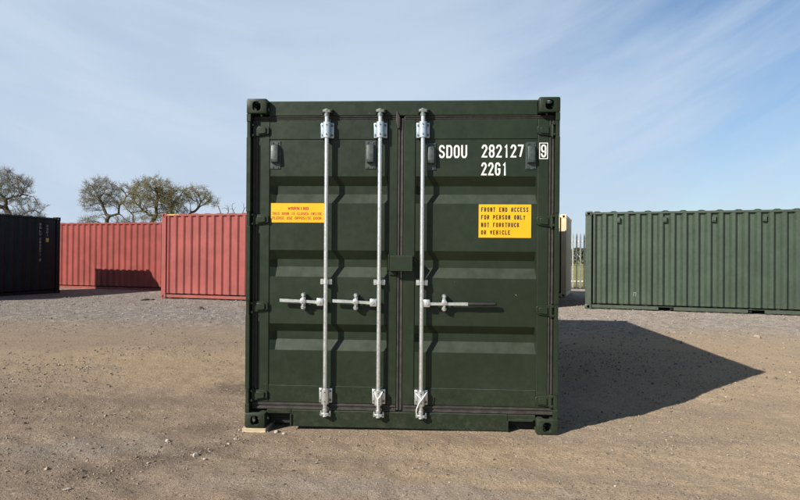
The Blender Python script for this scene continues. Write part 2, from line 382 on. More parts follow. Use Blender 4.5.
# grass beyond the fence
def grass_mat():
    t = NT('meadow_grass'); n = t.noise(0.5, 6, 0.65); f = t.noise(9, 6, 0.7)
    c = t.mix(t.rng(n, 0.35, 0.65), (0.28, 0.285, 0.09), (0.38, 0.35, 0.13))
    c = t.mix(t.rng(f, 0.4, 0.7, 0, 0.6), c, (0.10, 0.125, 0.03))
    return t.fin(c, 0.9, 0, t.bump(f, 1.0, 0.08), 0.2)
fx = axis(-60, 80, 4, -2500, 2500, 1.3); fy = axis(0, 200, 4, 0, 3000, 1.2)
FX, FY = np.meshgrid(fx, fy); FYY = FY + 24.6 - 0.17*FX*(np.abs(FX) < 90) - 0.17*np.clip(FX, -90, 90)*(np.abs(FX) >= 90)
FZ = 0.012 + 0.05*(vnoise(FX, FYY, 0.2, 31)+0.5)
I = np.arange(FX.size).reshape(FX.shape)
me = raw_mesh('grass_field', np.stack([FX.ravel(), FYY.ravel(), FZ.ravel()], 1),
              np.stack([I[:-1, :-1].ravel(), I[:-1, 1:].ravel(), I[1:, 1:].ravel(), I[1:, :-1].ravel()], 1))
tag(link('grass_field', me, grass_mat(), smooth=60), kind='structure')

# ------------------------------------------------------------------ lettering (own stroke alphabet on a 4 x 6 grid)
OCT = [(1, 0), (0, 1), (0, 5), (1, 6), (3, 6), (4, 5), (4, 1), (3, 0), (1, 0)]
GL = {
 'A': [[(0, 0), (0, 5), (1, 6), (3, 6), (4, 5), (4, 0)], [(0, 2.5), (4, 2.5)]],
 'C': [[(4, 1.6), (4, 1), (3, 0), (1, 0), (0, 1), (0, 5), (1, 6), (3, 6), (4, 5), (4, 4.4)]],
 'D': [[(0, 0), (0, 6), (3, 6), (4, 5), (4, 1), (3, 0), (0, 0)]],
 'E': [[(4, 0), (0, 0), (0, 6), (4, 6)], [(0, 3), (3.3, 3)]],
 'F': [[(0, 0), (0, 6), (4, 6)], [(0, 3), (3.3, 3)]],
 'G': [[(4, 4.5), (4, 5), (3, 6), (1, 6), (0, 5), (0, 1), (1, 0), (3, 0), (4, 1), (4, 2.9), (2.1, 2.9)]],
 'H': [[(0, 0), (0, 6)], [(4, 0), (4, 6)], [(0, 3), (4, 3)]],
 'I': [[(2, 0), (2, 6)]],
 'K': [[(0, 0), (0, 6)], [(4, 6), (0, 2.5)], [(1.3, 3.5), (4, 0)]],
 'L': [[(0, 6), (0, 0), (4, 0)]],
 'N': [[(0, 0), (0, 6)], [(4, 0), (4, 6)], [(0.1, 5.9), (3.9, 0.1)]],
 'O': [OCT], '0': [OCT],
 'P': [[(0, 0), (0, 6), (3, 6), (4, 5), (4, 3.7), (3, 2.7), (0, 2.7)]],
 'R': [[(0, 0), (0, 6), (3, 6), (4, 5), (4, 3.8), (3, 2.8), (0, 2.8)], [(2.2, 2.8), (4, 0)]],
 'S': [[(4, 4.6), (4, 5), (3, 6), (1, 6), (0, 5), (0, 4.2), (0.8, 3.3), (3.2, 2.7), (4, 1.8), (4, 1), (3, 0), (1, 0), (0, 1), (0, 1.4)]],
 'T': [[(0, 6), (4, 6)], [(2, 6), (2, 0)]],
 'U': [[(0, 6), (0, 1), (1, 0), (3, 0), (4, 1), (4, 6)]],
 'V': [[(0, 6), (1.9, 0)], [(4, 6), (2.1, 0)]],
 'W': [[(0, 6), (0.9, 0)], [(1.1, 0), (2, 4.6)], [(2, 4.6), (2.9, 0)], [(3.1, 0), (4, 6)]],
 'Y': [[(0, 6), (2, 2.2), (4, 6)], [(2, 2.3), (2, 0)]],
 '1': [[(0.9, 4.9), (2.4, 6), (2.4, 0)]],
 '2': [[(0, 4.4), (0, 5), (1, 6), (3, 6), (4, 5), (4, 4.2), (0, 0.05), (4, 0.05)]],
 '7': [[(0, 6), (4, 6), (1.5, 0)]],
 '8': [[(1, 3.1), (0, 4), (0, 5), (1, 6), (3, 6), (4, 5), (4, 4), (3, 3.1), (1, 3.1)], [(1, 3.1), (0, 2.2), (0, 1), (1, 0), (3, 0), (4, 1), (4, 2.2), (3, 3.1)]],
 '9': [[(0, 1.6), (0, 1), (1, 0), (3, 0), (4, 1), (4, 5), (3, 6), (1, 6), (0, 5), (0, 3.6), (1, 2.6), (3, 2.6), (4, 3.4)]],
 '.': [[(0, 0), (0, 0.7)]],
}
def rounded(pl):
    out = [pl[0]]
    for a, b, c in zip(pl, pl[1:], pl[2:]):
        u = (Vector(b)-Vector(a)); w = (Vector(c)-Vector(b))
        if u.length > 0 and w.length > 0 and u.angle(w) < math.radians(58):
            q, r = Vector(b)-u*0.34*min(1, 1.2/u.length), Vector(b)+w*0.34*min(1, 1.2/w.length)
            out += [tuple(q), tuple((q+r)/2*0.5+Vector(b)*0.5), tuple(r)]
        else: out.append(b)
    return out + [pl[-1]]
def text(mb, s, x0, x1, z0, z1, y, sw, pitch=None, gap=0.28, vertical=False, th=0.0005):
    """letters filling x0..x1 by z0..z1 on the plane y (facing -y); sw stroke width"""
    n = len(s)
    if vertical: H = (z1-z0)/(n+(n-1)*gap); W = x1-x0
    else: H = z1-z0; W = (x1-x0)/(n+(n-1)*gap)
    for i, ch in enumerate(s):
        if ch not in GL: continue
        if vertical: ox, oz = x0, z1-H-i*H*(1+gap)
        else: ox, oz = x0+i*W*(1+gap), z0
        if ch == '1' and not vertical: pass
        for k, pl in enumerate(GL[ch]):
            pts = [(ox+sw/2+(W-sw)*p[0]/4, oz+sw/2+(H-sw)*p[1]/6) for p in rounded(pl)]
            closed = pl[0] == pl[-1] and len(pl) > 3
            P = [Vector(p) for p in pts]
            if closed: P = P[:-1]
            L, Rr = [], []; m = len(P)
            for j in range(m):
                a = P[j-1] if (j > 0 or closed) else None; b = P[(j+1) % m] if (j < m-1 or closed) else None
                d1 = (P[j]-a).normalized() if a is not None else None; d2 = (b-P[j]).normalized() if b is not None else None
                d1 = d1 or d2; d2 = d2 or d1
                nn = Vector((-d1.y-d2.y, d1.x+d2.x)); nn = nn.normalized() if nn.length > 1e-6 else Vector((-d1.y, d1.x))
                k2 = min(1.7, 1/max(0.3, nn.dot(Vector((-d1.y, d1.x)))))
                e = P[j].copy()
                if not closed and j in (0, m-1):
                    gxx, gzz = pl[0] if j == 0 else pl[-1]; dd = d2 if j == 0 else d1
                    if (abs(dd.x) < 0.1 and gzz in (0, 6)) or (abs(dd.y) < 0.1 and gxx in (0, 4) and not (k > 0 and gzz in (2.5, 3))):
                        e += dd*sw*(-0.5 if j == 0 else 0.5)
                L.append(e+nn*sw/2*k2); Rr.append(e-nn*sw/2*k2)
            yy = y-0.00012*k-0.00004*(i % 2)
            a = [mb.bm.verts.new((v.x, yy-th, v.y)) for v in L]; b = [mb.bm.verts.new((v.x, yy-th, v.y)) for v in Rr]
            rngj = range(m) if closed else range(m-1)
            for j in rngj:
                j2 = (j+1) % m
                mb.bm.faces.new((a[j], b[j], b[j2], a[j2]))
    return mb

# ------------------------------------------------------------------ containers
CW, CH = 2.438, 2.591
def make_casting():
    mb = MB(); mb.box(-.089, .089, -.081, .081, -.059, .059, 0.011, 2)
    me = bpy.data.meshes.new('corner_casting'); mb.bm.to_mesh(me); mb.bm.free()
    o = bpy.data.objects.new('corner_casting', me); col.objects.link(o)
    cut = []
    for ax, ru, rv, ln in ((0, .034, .038, .2), (1, .034, .039, .2), (2, .055, .030, .2)):
        c = MB(); n = 20
        poly = [(ru*math.cos(2*math.pi*k/n), rv*math.sin(2*math.pi*k/n)) for k in range(n)]
        poly = [(math.copysign(abs(u/ru)**0.7, u)*ru, math.copysign(abs(v/rv)**0.7, v)*rv) for u, v in poly]
        c.prism(poly, ax, -ln, ln)
        m2 = bpy.data.meshes.new('c'); c.bm.to_mesh(m2); c.bm.free()
        q = bpy.data.objects.new('c', m2); col.objects.link(q); cut.append(q)
        md = o.modifiers.new('b', 'BOOLEAN'); md.object = q; md.operation = 'DIFFERENCE'; md.solver = 'EXACT'
    dg = bpy.context.evaluated_depsgraph_get(); dg.update()
    res = bpy.data.meshes.new_from_object(o.evaluated_get(dg)); res.name = 'corner_casting'
    for q in [o]+cut:
        m = q.data; bpy.data.objects.remove(q); bpy.data.meshes.remove(m)
    return res
CAST = make_casting()
def corrugation(mb, x0, x1, z0, z1, pat, dep, y0, sgn=1, first=0.0):
    """upright corrugated sheet along x; pat = (outer, slope, inner, slope)"""
    pts = [(x0, y0)]; x = x0+first
    if first > 0: pts.append((x, y0))
    while x < x1-sum(pat):
        o, s1, i_, s2 = pat
        for dx, y in ((s1, dep), (i_, dep), (s2, 0), (o, 0)):
            x += dx; pts.append((x, y0+sgn*y))
    pts.append((x1, y0))
    return mb.grid([[(a, b, z0) for a, b in pts], [(a, b, z1) for a, b in pts]])

def body(root, L, mat, pat, dep, T=None, doors_at=None, pockets=(), roof_pitch=0.42, roof_bump=0.014, ends=('wall', 'wall'), skip_front=False, roof_start=0.02, gap=0.045):
    """one container in its own frame: x 0..L along its length, y 0..CW, z up"""
    B = lambda mb, n, m=mat, **k: mb.build(n, m, root, T, **k)
    for x in (0.089, L-0.089):
        for y in (0.081, CW-0.081):
            for z in (0.059, CH-0.059):
                me = CAST.copy(); me.transform((T if T is not None else Matrix.Identity(4)) @ Matrix.Translation((x, y, z)))
                me.materials.clear(); me.materials.append(mat)
                o = bpy.data.objects.new('corner_casting', me); col.objects.link(o); o.parent = root
                me.polygons.foreach_set('use_smooth', [True]*len(me.polygons)); me.set_sharp_from_angle(angle=math.radians(35))
    for i, x in enumerate((0, L)):
        if skip_front and i == 0: continue
        for y in (0, CW):
            xs = (0.006, 0.165) if x == 0 else (L-0.165, L-0.006); ys = (0.007, 0.09) if y == 0 else (CW-0.09, CW-0.007)
            B(MB().box(*xs, *ys, 0.1185, CH-0.1185, 0.008), 'corner_post')
    for y, sg in ((0, 1), (CW, -1)):
        yy = lambda a, b: (a, b) if sg > 0 else (CW-b, CW-a)
        mb = MB(); corrugation(mb, 0.165+gap, L-0.165-gap, 0.155, CH-0.085, pat, dep, 0.012 if sg > 0 else CW-0.012, sg, pat[0]*0.5)
        for q in (0.165+gap, L-0.165-gap):
            if gap: mb.grid([[(q, 0.012 if sg > 0 else CW-0.012, z), (q, 0.085 if sg > 0 else CW-0.085, z)] for z in (0.155, CH-0.085)])
        B(mb, 'side_wall', smooth=20)
        B(MB().box(0.179, L-0.179, *yy(0.004, 0.058), CH-0.0849, CH-0.028, 0.006), 'top_rail')
        mb = MB(); xs = 0.179; segs = []
        for p in sorted(pockets): segs.append((xs, p-0.18)); xs = p+0.18
        segs.append((xs, L-0.179))
        for a, b in segs: mb.box(a, b, *yy(0.030, 0.075), 0.026, 0.116, 0.005)
        for p in pockets: mb.box(p-0.1795, p+0.1795, *yy(0.031, 0.074), 0.1005, 0.116, 0.003)
        B(mb, 'bottom_rail')
    for i, kind in enumerate(ends):
        if skip_front and i == 0: continue
        x = 0.0 if i == 0 else L; sx = 1 if i == 0 else -1
        mb = MB(); corrugation(mb, 0.09, CW-0.09, 0.15, CH-0.10, (0.09, 0.05, 0.09, 0.05), 0.04, 0.0, 1, 0.05)
        mb.bm.transform(Matrix(((0, sx, 0, x+sx*0.015), (1, 0, 0, 0), (0, 0, 1, 0), (0, 0, 0, 1))))
        B(mb, 'end_wall', smooth=20)
        xs = lambda a, b: (a, b) if i == 0 else (L-b, L-a)
        B(MB().box(*xs(0.01, 0.07), 0.163, CW-0.163, CH-0.10, CH-0.02, 0.006), 'header')
        B(MB().box(*xs(0.01, 0.07), 0.163, CW-0.163, 0.02, 0.148, 0.006), 'sill')
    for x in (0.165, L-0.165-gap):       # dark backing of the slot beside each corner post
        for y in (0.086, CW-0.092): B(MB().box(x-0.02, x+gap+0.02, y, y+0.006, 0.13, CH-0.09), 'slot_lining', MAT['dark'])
    # roof: ribs across
    pts = [(roof_start, CH-0.030)]; x = 0.19
    while x < L-0.19-roof_pitch*0.8:
        for dx, z in ((0, -0.030), (0.07, 0), (0.15, 0), (0.22, -0.030)): pts.append((x+dx*roof_pitch/0.42, CH-0.022+z+roof_bump))
        x += roof_pitch
    pts.append((L-0.02, CH-0.030))
    rows = []
    for k, y in enumerate((0.03, 0.06, 0.10, CW-0.10, CW-0.06, CW-0.03)):
        rows.append([(a, y, (b if k not in (0, 5) else CH-0.031)) for a, b in pts])
    B(MB().grid(rows), 'roof', smooth=20)
    fl = MB()
    fl.box(0.10, L-0.10, 0.09, CW-0.09, 0.135, 0.149)
    for k in range(int(L/0.6)):
        fl.box(0.3+k*0.6, 0.36+k*0.6, 0.08, CW-0.08, 0.04, 0.134)
    B(fl, 'underframe', MAT['dark'])

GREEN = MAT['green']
# ---- the main container, doors towards us. local frame: x across (0 = middle), y = depth, z up
main = empty('shipping_container', (0, 0, 0), (LEAN, 0, 0))
tag(main, 'dark green container with closed doors, lock rods and two yellow stickers in the centre', 'shipping container')
L20 = 6.058
TM = Matrix(((0, -1, 0, CW/2), (1, 0, 0, 0), (0, 0, 1, 0), (0, 0, 0, 1)))
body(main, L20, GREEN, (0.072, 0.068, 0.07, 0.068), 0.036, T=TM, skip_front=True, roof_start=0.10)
HW = CW/2
def part(mb, name, mat=GREEN, parent=main, label=None, **k):
    o = mb.build(name, mat, parent, **k)
    if label: o['label'] = label
    return o
for sg in (-1, 1):
    mb = MB()
    def bx(x0, x1, *r, **k):
        a, b = sorted((sg*x0, sg*x1)); mb.box(a, b, *r, **k)
    # J-shaped post: outer flange to the front, a web set back behind the hinge gap
    cuts = [(2.30, 2.40), (1.60, 1.69), (0.90, 0.99), (0.20, 0.295)]
    bx(HW-0.030, HW-0.002, 0.012, 0.16, 0.1185, CH-0.1185, bev=0.004)
    bx(HW-0.115, HW-0.031, 0.105, 0.159, 0.1195, CH-0.1195, bev=0.003)
    for a, b in cuts:       # welded hinge lugs on the flange
        bx(HW-0.052, HW-0.0305, 0.030, 0.104, a, a+0.018, bev=0.002); bx(HW-0.052, HW-0.0305, 0.030, 0.104, b-0.018, b, bev=0.002)
    for a, b in zip([0.1185]+[c[1]+0.012 for c in cuts[::-1]], [c[0]-0.012 for c in cuts[::-1]]+[CH-0.1185]):
        bx(HW-0.034, HW-0.001, 0.006, 0.0115, a, b, bev=0.002)
    part(mb, 'corner_post')
# header and sill
mb = MB(); mb.box(-1.057, 1.057, 0.064, 0.16, 2.464, 2.578, 0.005)
mb.box(-1.057, 1.057, 0.085, 0.158, 2.5785, 2.586, 0.002)
part(mb, 'header')
mb = MB(); mb.box(-0.862, 0.843, 0.064, 0.16, 0.004, 0.134, 0.004)
mb.box(-1.057, -0.8625, 0.064, 0.16, 0.104, 0.134, 0.003); mb.box(0.8435, 1.057, 0.064, 0.16, 0.092, 0.134, 0.003)
mb.box(0.843, 1.040, 0.050, 0.0635, 0.086, 0.100, 0.002); mb.box(0.836, 0.849, 0.050, 0.0635, 0.006, 0.0855, 0.002)
mb.box(-0.869, -0.856, 0.050, 0.0635, 0.004, 0.103, 0.002)
part(mb, 'sill')
for a, b, c in ((-1.057, -0.8625, 0.103), (0.8435, 1.057, 0.091)):
    mb = MB(); mb.box(a, b, 0.157, 0.165, 0.006, c); part(mb, 'pocket_back', MAT['dark'])

def gasket(mb, x0, x1, z0, z1, vert):
    """flat rubber strip with two raised lips along its length"""
    mb.box(x0, x1, 0.078, 0.100, z0, z1, 0.002)
    if vert:
        w = x1-x0
        for a, b in ((0.06, 0.36), (0.62, 0.94)): mb.box(x0+w*a, x0+w*b, 0.068, 0.0779, z0+0.004, z1-0.004, 0.003)
    else:
        h = z1-z0
        for a, b in ((0.06, 0.36), (0.62, 0.94)): mb.box(x0+0.004, x1-0.004, 0.068, 0.0779, z0+h*a, z0+h*b, 0.003)

REC = [(2.280, 0), (1.990, 0), (1.916, 1), (1.850, 1), (1.776, 0), (1.404, 0), (1.330, 1), (1.270, 1), (1.192, 0), (0.818, 0), (0.752, 1), (0.689, 1), (0.608, 0), (0.328, 0)]
def door(x0, x1, pl, pr, label):
    d = MB()
    # stiles and rails of the frame
    d.box(x0, pl, 0.070, 0.118, 0.192, 2.436, 0.004, 2); d.box(pr, x1, 0.070, 0.118, 0.192, 2.436, 0.004, 2)
    d.box(pl+0.0005, pr-0.0005, 0.0715, 0.116, 2.281, 2.435, 0.003); d.box(pl+0.0005, pr-0.0005, 0.0715, 0.116, 0.193, 0.3275, 0.003)
    # pressed panel: flats and recessed bands whose ends slope back up
    xs = [(pl-0.001, 0), (pl+0.004, 0), (pl+0.050, 1), (pr-0.012, 1), (pr-0.003, 0), (pr+0.001, 0)]
    d.grid([[(x, 0.0775+0.050*a*b, z) for x, b in xs] for z, a in REC])
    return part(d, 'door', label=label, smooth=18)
doorL = door(-1.140, -0.029, -1.049, -0.103, 'left door with two lock rods')
doorR = door(0.020, 1.146, 0.109, 1.061, 'right door with white numbers and one lock rod')
g = MB(); gasket(g, -1.185, -0.0285, 2.4365, 2.4635, False); gasket(g, -1.185, -0.0285, 0.1345, 0.1915, False); gasket(g, -1.187, -1.1405, 0.192, 2.436, True)
part(g, 'gasket', MAT['rubber'], doorL)
g = MB(); gasket(g, 0.0205, 1.195, 2.4365, 2.4635, False); gasket(g, 0.0205, 1.195, 0.1345, 0.1915, False); gasket(g, 1.1465, 1.188, 0.192, 2.436, True)
gasket(g, -0.0283, 0.0195, 0.145, 2.446, True)
g.prism([(-0.040, 2.50), (-0.030, 2.49), (-0.010, 2.445), (-0.012, 2.37), (-0.030, 2.36), (-0.044, 2.42)], 1, 0.050, 0.066, 0.003)     # loose tongue of the centre seal
part(g, 'gasket', MAT['rubber'], doorR)

def hinge(par, sg, zc):
    h = MB()
    def X(v): return sg*v
    poly = [(X(1.052), zc-0.020), (X(1.052), zc+0.026), (X(1.066), zc+0.036), (X(1.150), zc+0.041), (X(1.175), zc+0.041), (X(1.175), zc-0.041), (X(1.150), zc-0.041), (X(1.066), zc-0.030)]
    h.prism(poly, 1, 0.052, 0.0695, 0.003)
    h.prism([(X(1.075), zc-0.020), (X(1.075), zc+0.024), (X(1.140), zc+0.028), (X(1.140), zc-0.028)], 1, 0.040, 0.0525, 0.004)
    h.tube([(X(1.172), 0.062, zc-0.046), (X(1.172), 0.062, zc+0.046)], 0.0145, 14)
    h.tube([(X(1.172), 0.062, zc-0.055), (X(1.172), 0.062, zc+0.056)], 0.009, 10)
    part(h, 'hinge', GREEN, par, smooth=20)
for zc in (2.347, 1.645, 0.952, 0.250):
    hinge(doorL, -1, zc); hinge(doorR, 1, zc-0.004)
def vent(par, x0, x1, z0, z1):
    v = MB(); w = x1-x0
    v.box(x0, x1, 0.070, 0.0778, z0, z1, 0.003)
    # hood: a shell leaning outwards, open at its foot
    v.prism([(0.0705, z0+0.045), (0.034, z0+0.052), (0.030, z0+0.075), (0.040, z1-0.036), (0.0705, z1-0.024)], 0, x0+w*0.17, x1-w*0.17, 0.004)
    for zz in (z0+0.016, z1-0.012):
        for xx in (x0+w*0.25, x1-w*0.25): v.tube([(xx, 0.0702, zz), (xx, 0.064, zz)], 0.007, 8)
    o = part(v, 'vent', MAT['vent'], par)
vent(doorL, -1.046, -0.962, 2.045, 2.268); vent(doorL, -0.286, -0.202, 2.045, 2.268)
vent(doorR, 0.196, 0.272, 2.036, 2.252); vent(doorR, 0.966, 1.049, 2.042, 2.256)

# lock rods
G = MAT['galv']
def rod(x, hx, catch_x, end_x, grip=None, cable=0, label=None):
    m = MB(); yr = 0.020
    m.tube([(x, yr, 0.150), (x, yr, 2.470)], 0.0170, 18)
    r = part(m, 'lock_rod', G, label=label)
    # brackets top and bottom: plate, sleeve over the rod, four bolts
    for z0, z1, mat in ((2.286, 2.406, MAT['zinc']), (0.200, 0.316, MAT['galv'])):
        b = MB()
        b.box(x-0.052, x-0.024, 0.050, 0.0695, z0, z1, 0.004, 2); b.box(x+0.024, x+0.052, 0.050, 0.0695, z0, z1, 0.004, 2)
        b.box(x-0.030, x-0.0185, 0.018, 0.060, z0-0.002, z1+0.002, 0.002); b.box(x+0.0185, x+0.030, 0.018, 0.060, z0-0.002, z1+0.002, 0.002)
        n = 14
        poly = [(x+0.0295*math.cos(a), yr-0.0008+0.0245*math.sin(a)) for a in (math.pi+math.pi*k/n for k in range(n+1))]
        poly += [(x+0.0175*math.cos(a), yr+0.0175*math.sin(a)) for a in (2*math.pi-math.pi*k/n for k in range(n+1))]
        b.prism(poly, 2, z0-0.001, z1+0.001)
        br = part(b, 'rod_bracket', mat, r)
        for zz in (z0+0.022, z1-0.022):
            for xx in (x-0.038, x+0.039): part(MB().tube([(xx, 0.0495, zz), (xx, 0.041, zz)], 0.0085, 6), 'bolt', MAT['bolt'], r)
            part(MB().tube([(x+0.002, -0.0045, zz), (x+0.002, -0.008, zz)], 0.006, 8), 'bolt', MAT['bolt'], r)
    # mid guide
    b = MB(); b.box(x-0.046, x-0.019, 0.036, 0.0695, 1.134, 1.178, 0.003); b.box(x+0.019, x+0.046, 0.036, 0.0695, 1.134, 1.178, 0.003)
    n = 12
    poly = [(x+0.0235*math.cos(a), yr+0.0225*math.sin(a)) for a in (math.pi+math.pi*k/n for k in range(n+1))]
    poly += [(x+0.0175*math.cos(a), yr+0.0175*math.sin(a)) for a in (2*math.pi-math.pi*k/n for k in range(n+1))]
    b.prism(poly, 2, 1.140, 1.172)
    b.box(x-0.0235, x-0.0185, 0.02, 0.04, 1.140, 1.172); b.box(x+0.0185, x+0.0235, 0.02, 0.04, 1.140, 1.172)
    for xx in (x-0.034, x+0.034): b.tube([(xx, 0.0355, 1.156), (xx, 0.030, 1.156)], 0.006, 8)
    part(b, 'rod_guide', G, r)
    # cams at both ends: collar, hooked head, and the keeper lugs on header / sill
    for zc, s in ((2.492, 1), (0.118, -1)):
        c = MB(); c.tube([(x, yr, zc-s*0.040), (x, yr, zc-s*0.020)], 0.0215, 16)
        c.tube([(x, yr, zc-s*0.0195), (x, yr, zc+s*0.018)], [0.016, 0.020], 14)
        c.prism([(x-0.016, yr-0.018), (x+0.030, yr-0.014), (x+0.036, yr+0.004), (x+0.014, yr+0.030), (x-0.016, yr+0.022)], 2, zc-0.011, zc+0.011, 0.003)
        c.prism([(x-0.034, yr-0.004), (x-0.018, yr-0.016), (x-0.010, yr+0.014), (x-0.030, yr+0.022)], 2, zc-0.009, zc+0.012, 0.003)
        part(c, 'cam', G if s < 0 else MAT['cam'], r)
        c = MB(); c.box(x-0.040, x-0.026, 0.030, 0.0635, zc-0.020, zc+0.022, 0.004); c.box(x+0.030, x+0.044, 0.026, 0.0635, zc-0.018, zc+0.024, 0.004)
        c.box(x-0.0255, x+0.0295, 0.046, 0.0635, zc+0.014*s-0.006, zc+0.014*s+0.006, 0.002)
        c.tube([(x+0.037, 0.045, zc+0.010*s), (x+0.037, 0.020, zc+0.012*s)], [0.011, 0.008], 8)
        c.tube([(x-0.033, 0.045, zc), (x-0.033, 0.020, zc+0.004*s)], [0.010, 0.008], 8)
        part(c, 'cam_keeper', MAT['galv'] if s < 0 else GREEN, r)
    # handle
    s = 1 if end_x > x else -1
    zc = 0.998
    h = MB(); a, b2 = sorted((x+s*0.0175, hx)); h.box(a, b2, 0.002, 0.040, zc-0.030, zc+0.030, 0.006, 2)
    h.tube([(hx-s*0.022, 0.0018, zc), (hx-s*0.022, -0.006, zc)], 0.011, 10)
    h2 = zc+0.004
    xs = [hx-s*0.004, catch_x-s*0.05, catch_x+s*0.06, end_x if grip is None else grip]
    zs = [zc-0.002, zc+0.002, zc+0.006, zc+0.010] if grip is None else [zc-0.004, zc-0.004, zc-0.003, zc-0.002]
    hh = [0.012, 0.0105, 0.0115, 0.0125]
    rows = []
    for xx, z_, q in zip(xs, zs, hh):
        rows.append([(xx, 0.012, z_-q), (xx, 0.028, z_-q), (xx, 0.028, z_+q), (xx, 0.012, z_+q), (xx, 0.012, z_-q)])
    h.grid(rows); h.box(*sorted((xs[-1], xs[-1]+s*0.004)), 0.0125, 0.0275, zs[-1]-0.012, zs[-1]+0.012, 0.002)
    hd = part(h, 'lock_handle', G, r, recalc=True)
    if grip is not None:
        q = MB(); q.tube([(grip-s*0.004, 0.020, zs[-1]), (grip+s*0.01, 0.020, zs[-1]), (end_x-s*0.03, 0.020, zs[-1]+0.002), (end_x-s*0.008, 0.020, zs[-1]+0.002), (end_x, 0.020, zs[-1]+0.002)], [0.014, 0.0165, 0.0165, 0.014, 0.006], 14)
        part(q, 'handle_grip', MAT['grip'], r)
    # catch that holds the handle: plate with round lugs above and below, small hasp across
    k = MB(); cx = catch_x
    k.prism([(cx-0.013, zc-0.056), (cx+0.013, zc-0.056), (cx+0.013, zc+0.064), (cx-0.013, zc+0.064)], 1, 0.056, 0.0695, 0.003)
    for dz, q in ((0.052, 0.019), (-0.045, 0.021)):
        k.tube([(cx, 0.056, zc+dz), (cx, 0.026, zc+dz), (cx, 0.018, zc+dz)], [q, q*0.92, q*0.6], 14); k.tube([(cx, 0.0185, zc+dz), (cx, 0.008, zc+dz)], 0.0085, 8)
    k.prism([(cx-0.022, zc-0.006), (cx-0.006, zc-0.018), (cx+0.020, zc-0.010), (cx+0.022, zc+0.016), (cx+0.010, zc+0.030), (cx-0.016, zc+0.026)], 1, -0.002, 0.0105, 0.004)
    k.box(cx-0.008, cx+0.008, 0.010, 0.020, zc+0.020, zc+0.050, 0.003); k.box(cx-0.008, cx+0.008, 0.002, 0.012, zc-0.045, zc-0.014, 0.003)
    part(k, 'handle_catch', G, r)
    if cable:
        q = MB()
        if cable == 1:
            q.tube([(x-0.030, 0.010, 0.305), (x-0.014, -0.010, 0.270), (x, -0.012, 0.252), (x+0.002, -0.011, 0.160)], 0.0045, 8)
            q.tube([(x+0.034, 0.010, 0.304), (x+0.016, -0.010, 0.272), (x+0.001, -0.0125, 0.254)], 0.0045, 8)
        else:
            q.tube([(x-0.040, 0.010, 0.300), (x-0.012, -0.010, 0.272), (x+0.002, -0.012, 0.262)], 0.0045, 8)
            q.tube([(x+0.044, 0.008, 0.306), (x+0.018, -0.011, 0.270), (x-0.016, -0.011, 0.222), (x-0.032, -0.004, 0.180), (x-0.036, 0.004, 0.150)], 0.0045, 8)
        part(q, 'seal_cable', MAT['cable'], r)
    return r
rod(-0.584, -0.652, -0.764, -0.946, label='lock rod nearest the left edge')
rod(-0.164, -0.234, -0.348, -0.527, cable=1, label='lock rod beside the centre seal, on the left door')
rod(0.169, 0.234, 0.344, 0.749, grip=0.530, cable=2, label='lock rod on the right door, its handle with a black grip')

# lock box bridging the two doors
mb = MB()
mb.box(-0.081, 0.098, -0.022, -0.0165, 1.246, 1.365, 0.0025); mb.box(-0.081, 0.098, -0.016, 0.066, 1.3595, 1.365, 0.002)
mb.box(0.0925, 0.098, -0.016, 0.066, 1.246, 1.359, 0.002); mb.box(-0.081, 0.092, -0.016, 0.0, 1.246, 1.2515, 0.001)
mb.box(-0.094, -0.0825, -0.012, 0.066, 1.252, 1.372, 0.003)
mb.box(-0.092, -0.030, 0.052, 0.0665, 1.212, 1.240, 0.003)
mb.tube([(0.099, 0.02, 1.318), (0.110, 0.016, 1.326), (0.122, 0.018, 1.318), (0.122, 0.02, 1.302), (0.110, 0.022, 1.294), (0.099, 0.02, 1.300)], 0.0045, 8)
part(mb, 'lock_box')

# stickers and lettering
def words(par, name, *a, mat=MAT['white'], **k):
    t = MB(); text(t, *a, **k); return t.build(name, mat, par, smooth=0)
def sign(name, x0, x1, z0, z1, mat_t, lines, label, y):
    s = MB(); s.box(x0, x1, y-0.0012, y, z0, z1, 0.0004)
    o = part(s, name, MAT['yellow'], main, label)
    for (tx, a, b, c, d, sw, gp) in lines: words(o, 'text_line', tx, a, b, c, d, y-0.0014, sw, gap=gp, mat=mat_t)
sx = (-0.603+1.037)/(735-72); wx = lambda u: -1.037+(u-72)*sx
sz = (1.775-1.622)/240; wz = lambda v: 1.775-(v-100)*sz
sign('warning_sticker', -1.037, -0.604, 1.622, 1.775, MAT['sign_red'],
     [('WARNING', wx(278), wx(533), wz(185), wz(144), 0.0066, 0.16),
      ('THIS DOOR IS CLOSED INSIDE.', wx(87), wx(718), wz(248), wz(212), 0.0042, 0.20),
      ('PLEASE USE OPPOSITE DOOR.', wx(87), wx(716), wz(304), wz(267), 0.0042, 0.20)], 'wide yellow sticker with red warning text', 0.0772)
rx = lambda u: 0.608+(u-88)*(1.014-0.608)/(612-88); rz = lambda v: 1.771-(v-93)*(1.771-1.511)/(430-93)
cwid = (rx(583)-rx(112))
def mono(s): return (s, rx(112), rx(112)+cwid*(len(s)+(len(s)-1)*0.4)/(16+15*0.4))
sign('access_sticker', 0.608, 1.014, 1.511, 1.771, MAT['sign_black'],
     [(*mono(s), rz(c+23), rz(c-23), 0.0068, 0.4) for s, c in (('FRONT END ACCESS', 145), ('FOR PERSON ONLY', 223), ('NOT FORKTRUCK', 300), ('OR VEHICLE', 376))],
     'yellow sticker with four lines of dark text', 0.0772)
for a_ in (('SDOU', 0.294, 0.514, 2.133, 2.234), ('282127', 0.627, 0.951, 2.136, 2.237), ('22G1', 0.625, 0.826, 1.997, 2.098)):
    words(main, 'painted_lettering', *a_, 0.0774, 0.0130, gap=0.26)
t = MB(); text(t, '9', 1.083, 1.125, 2.138, 2.236, 0.0699, 0.0122)
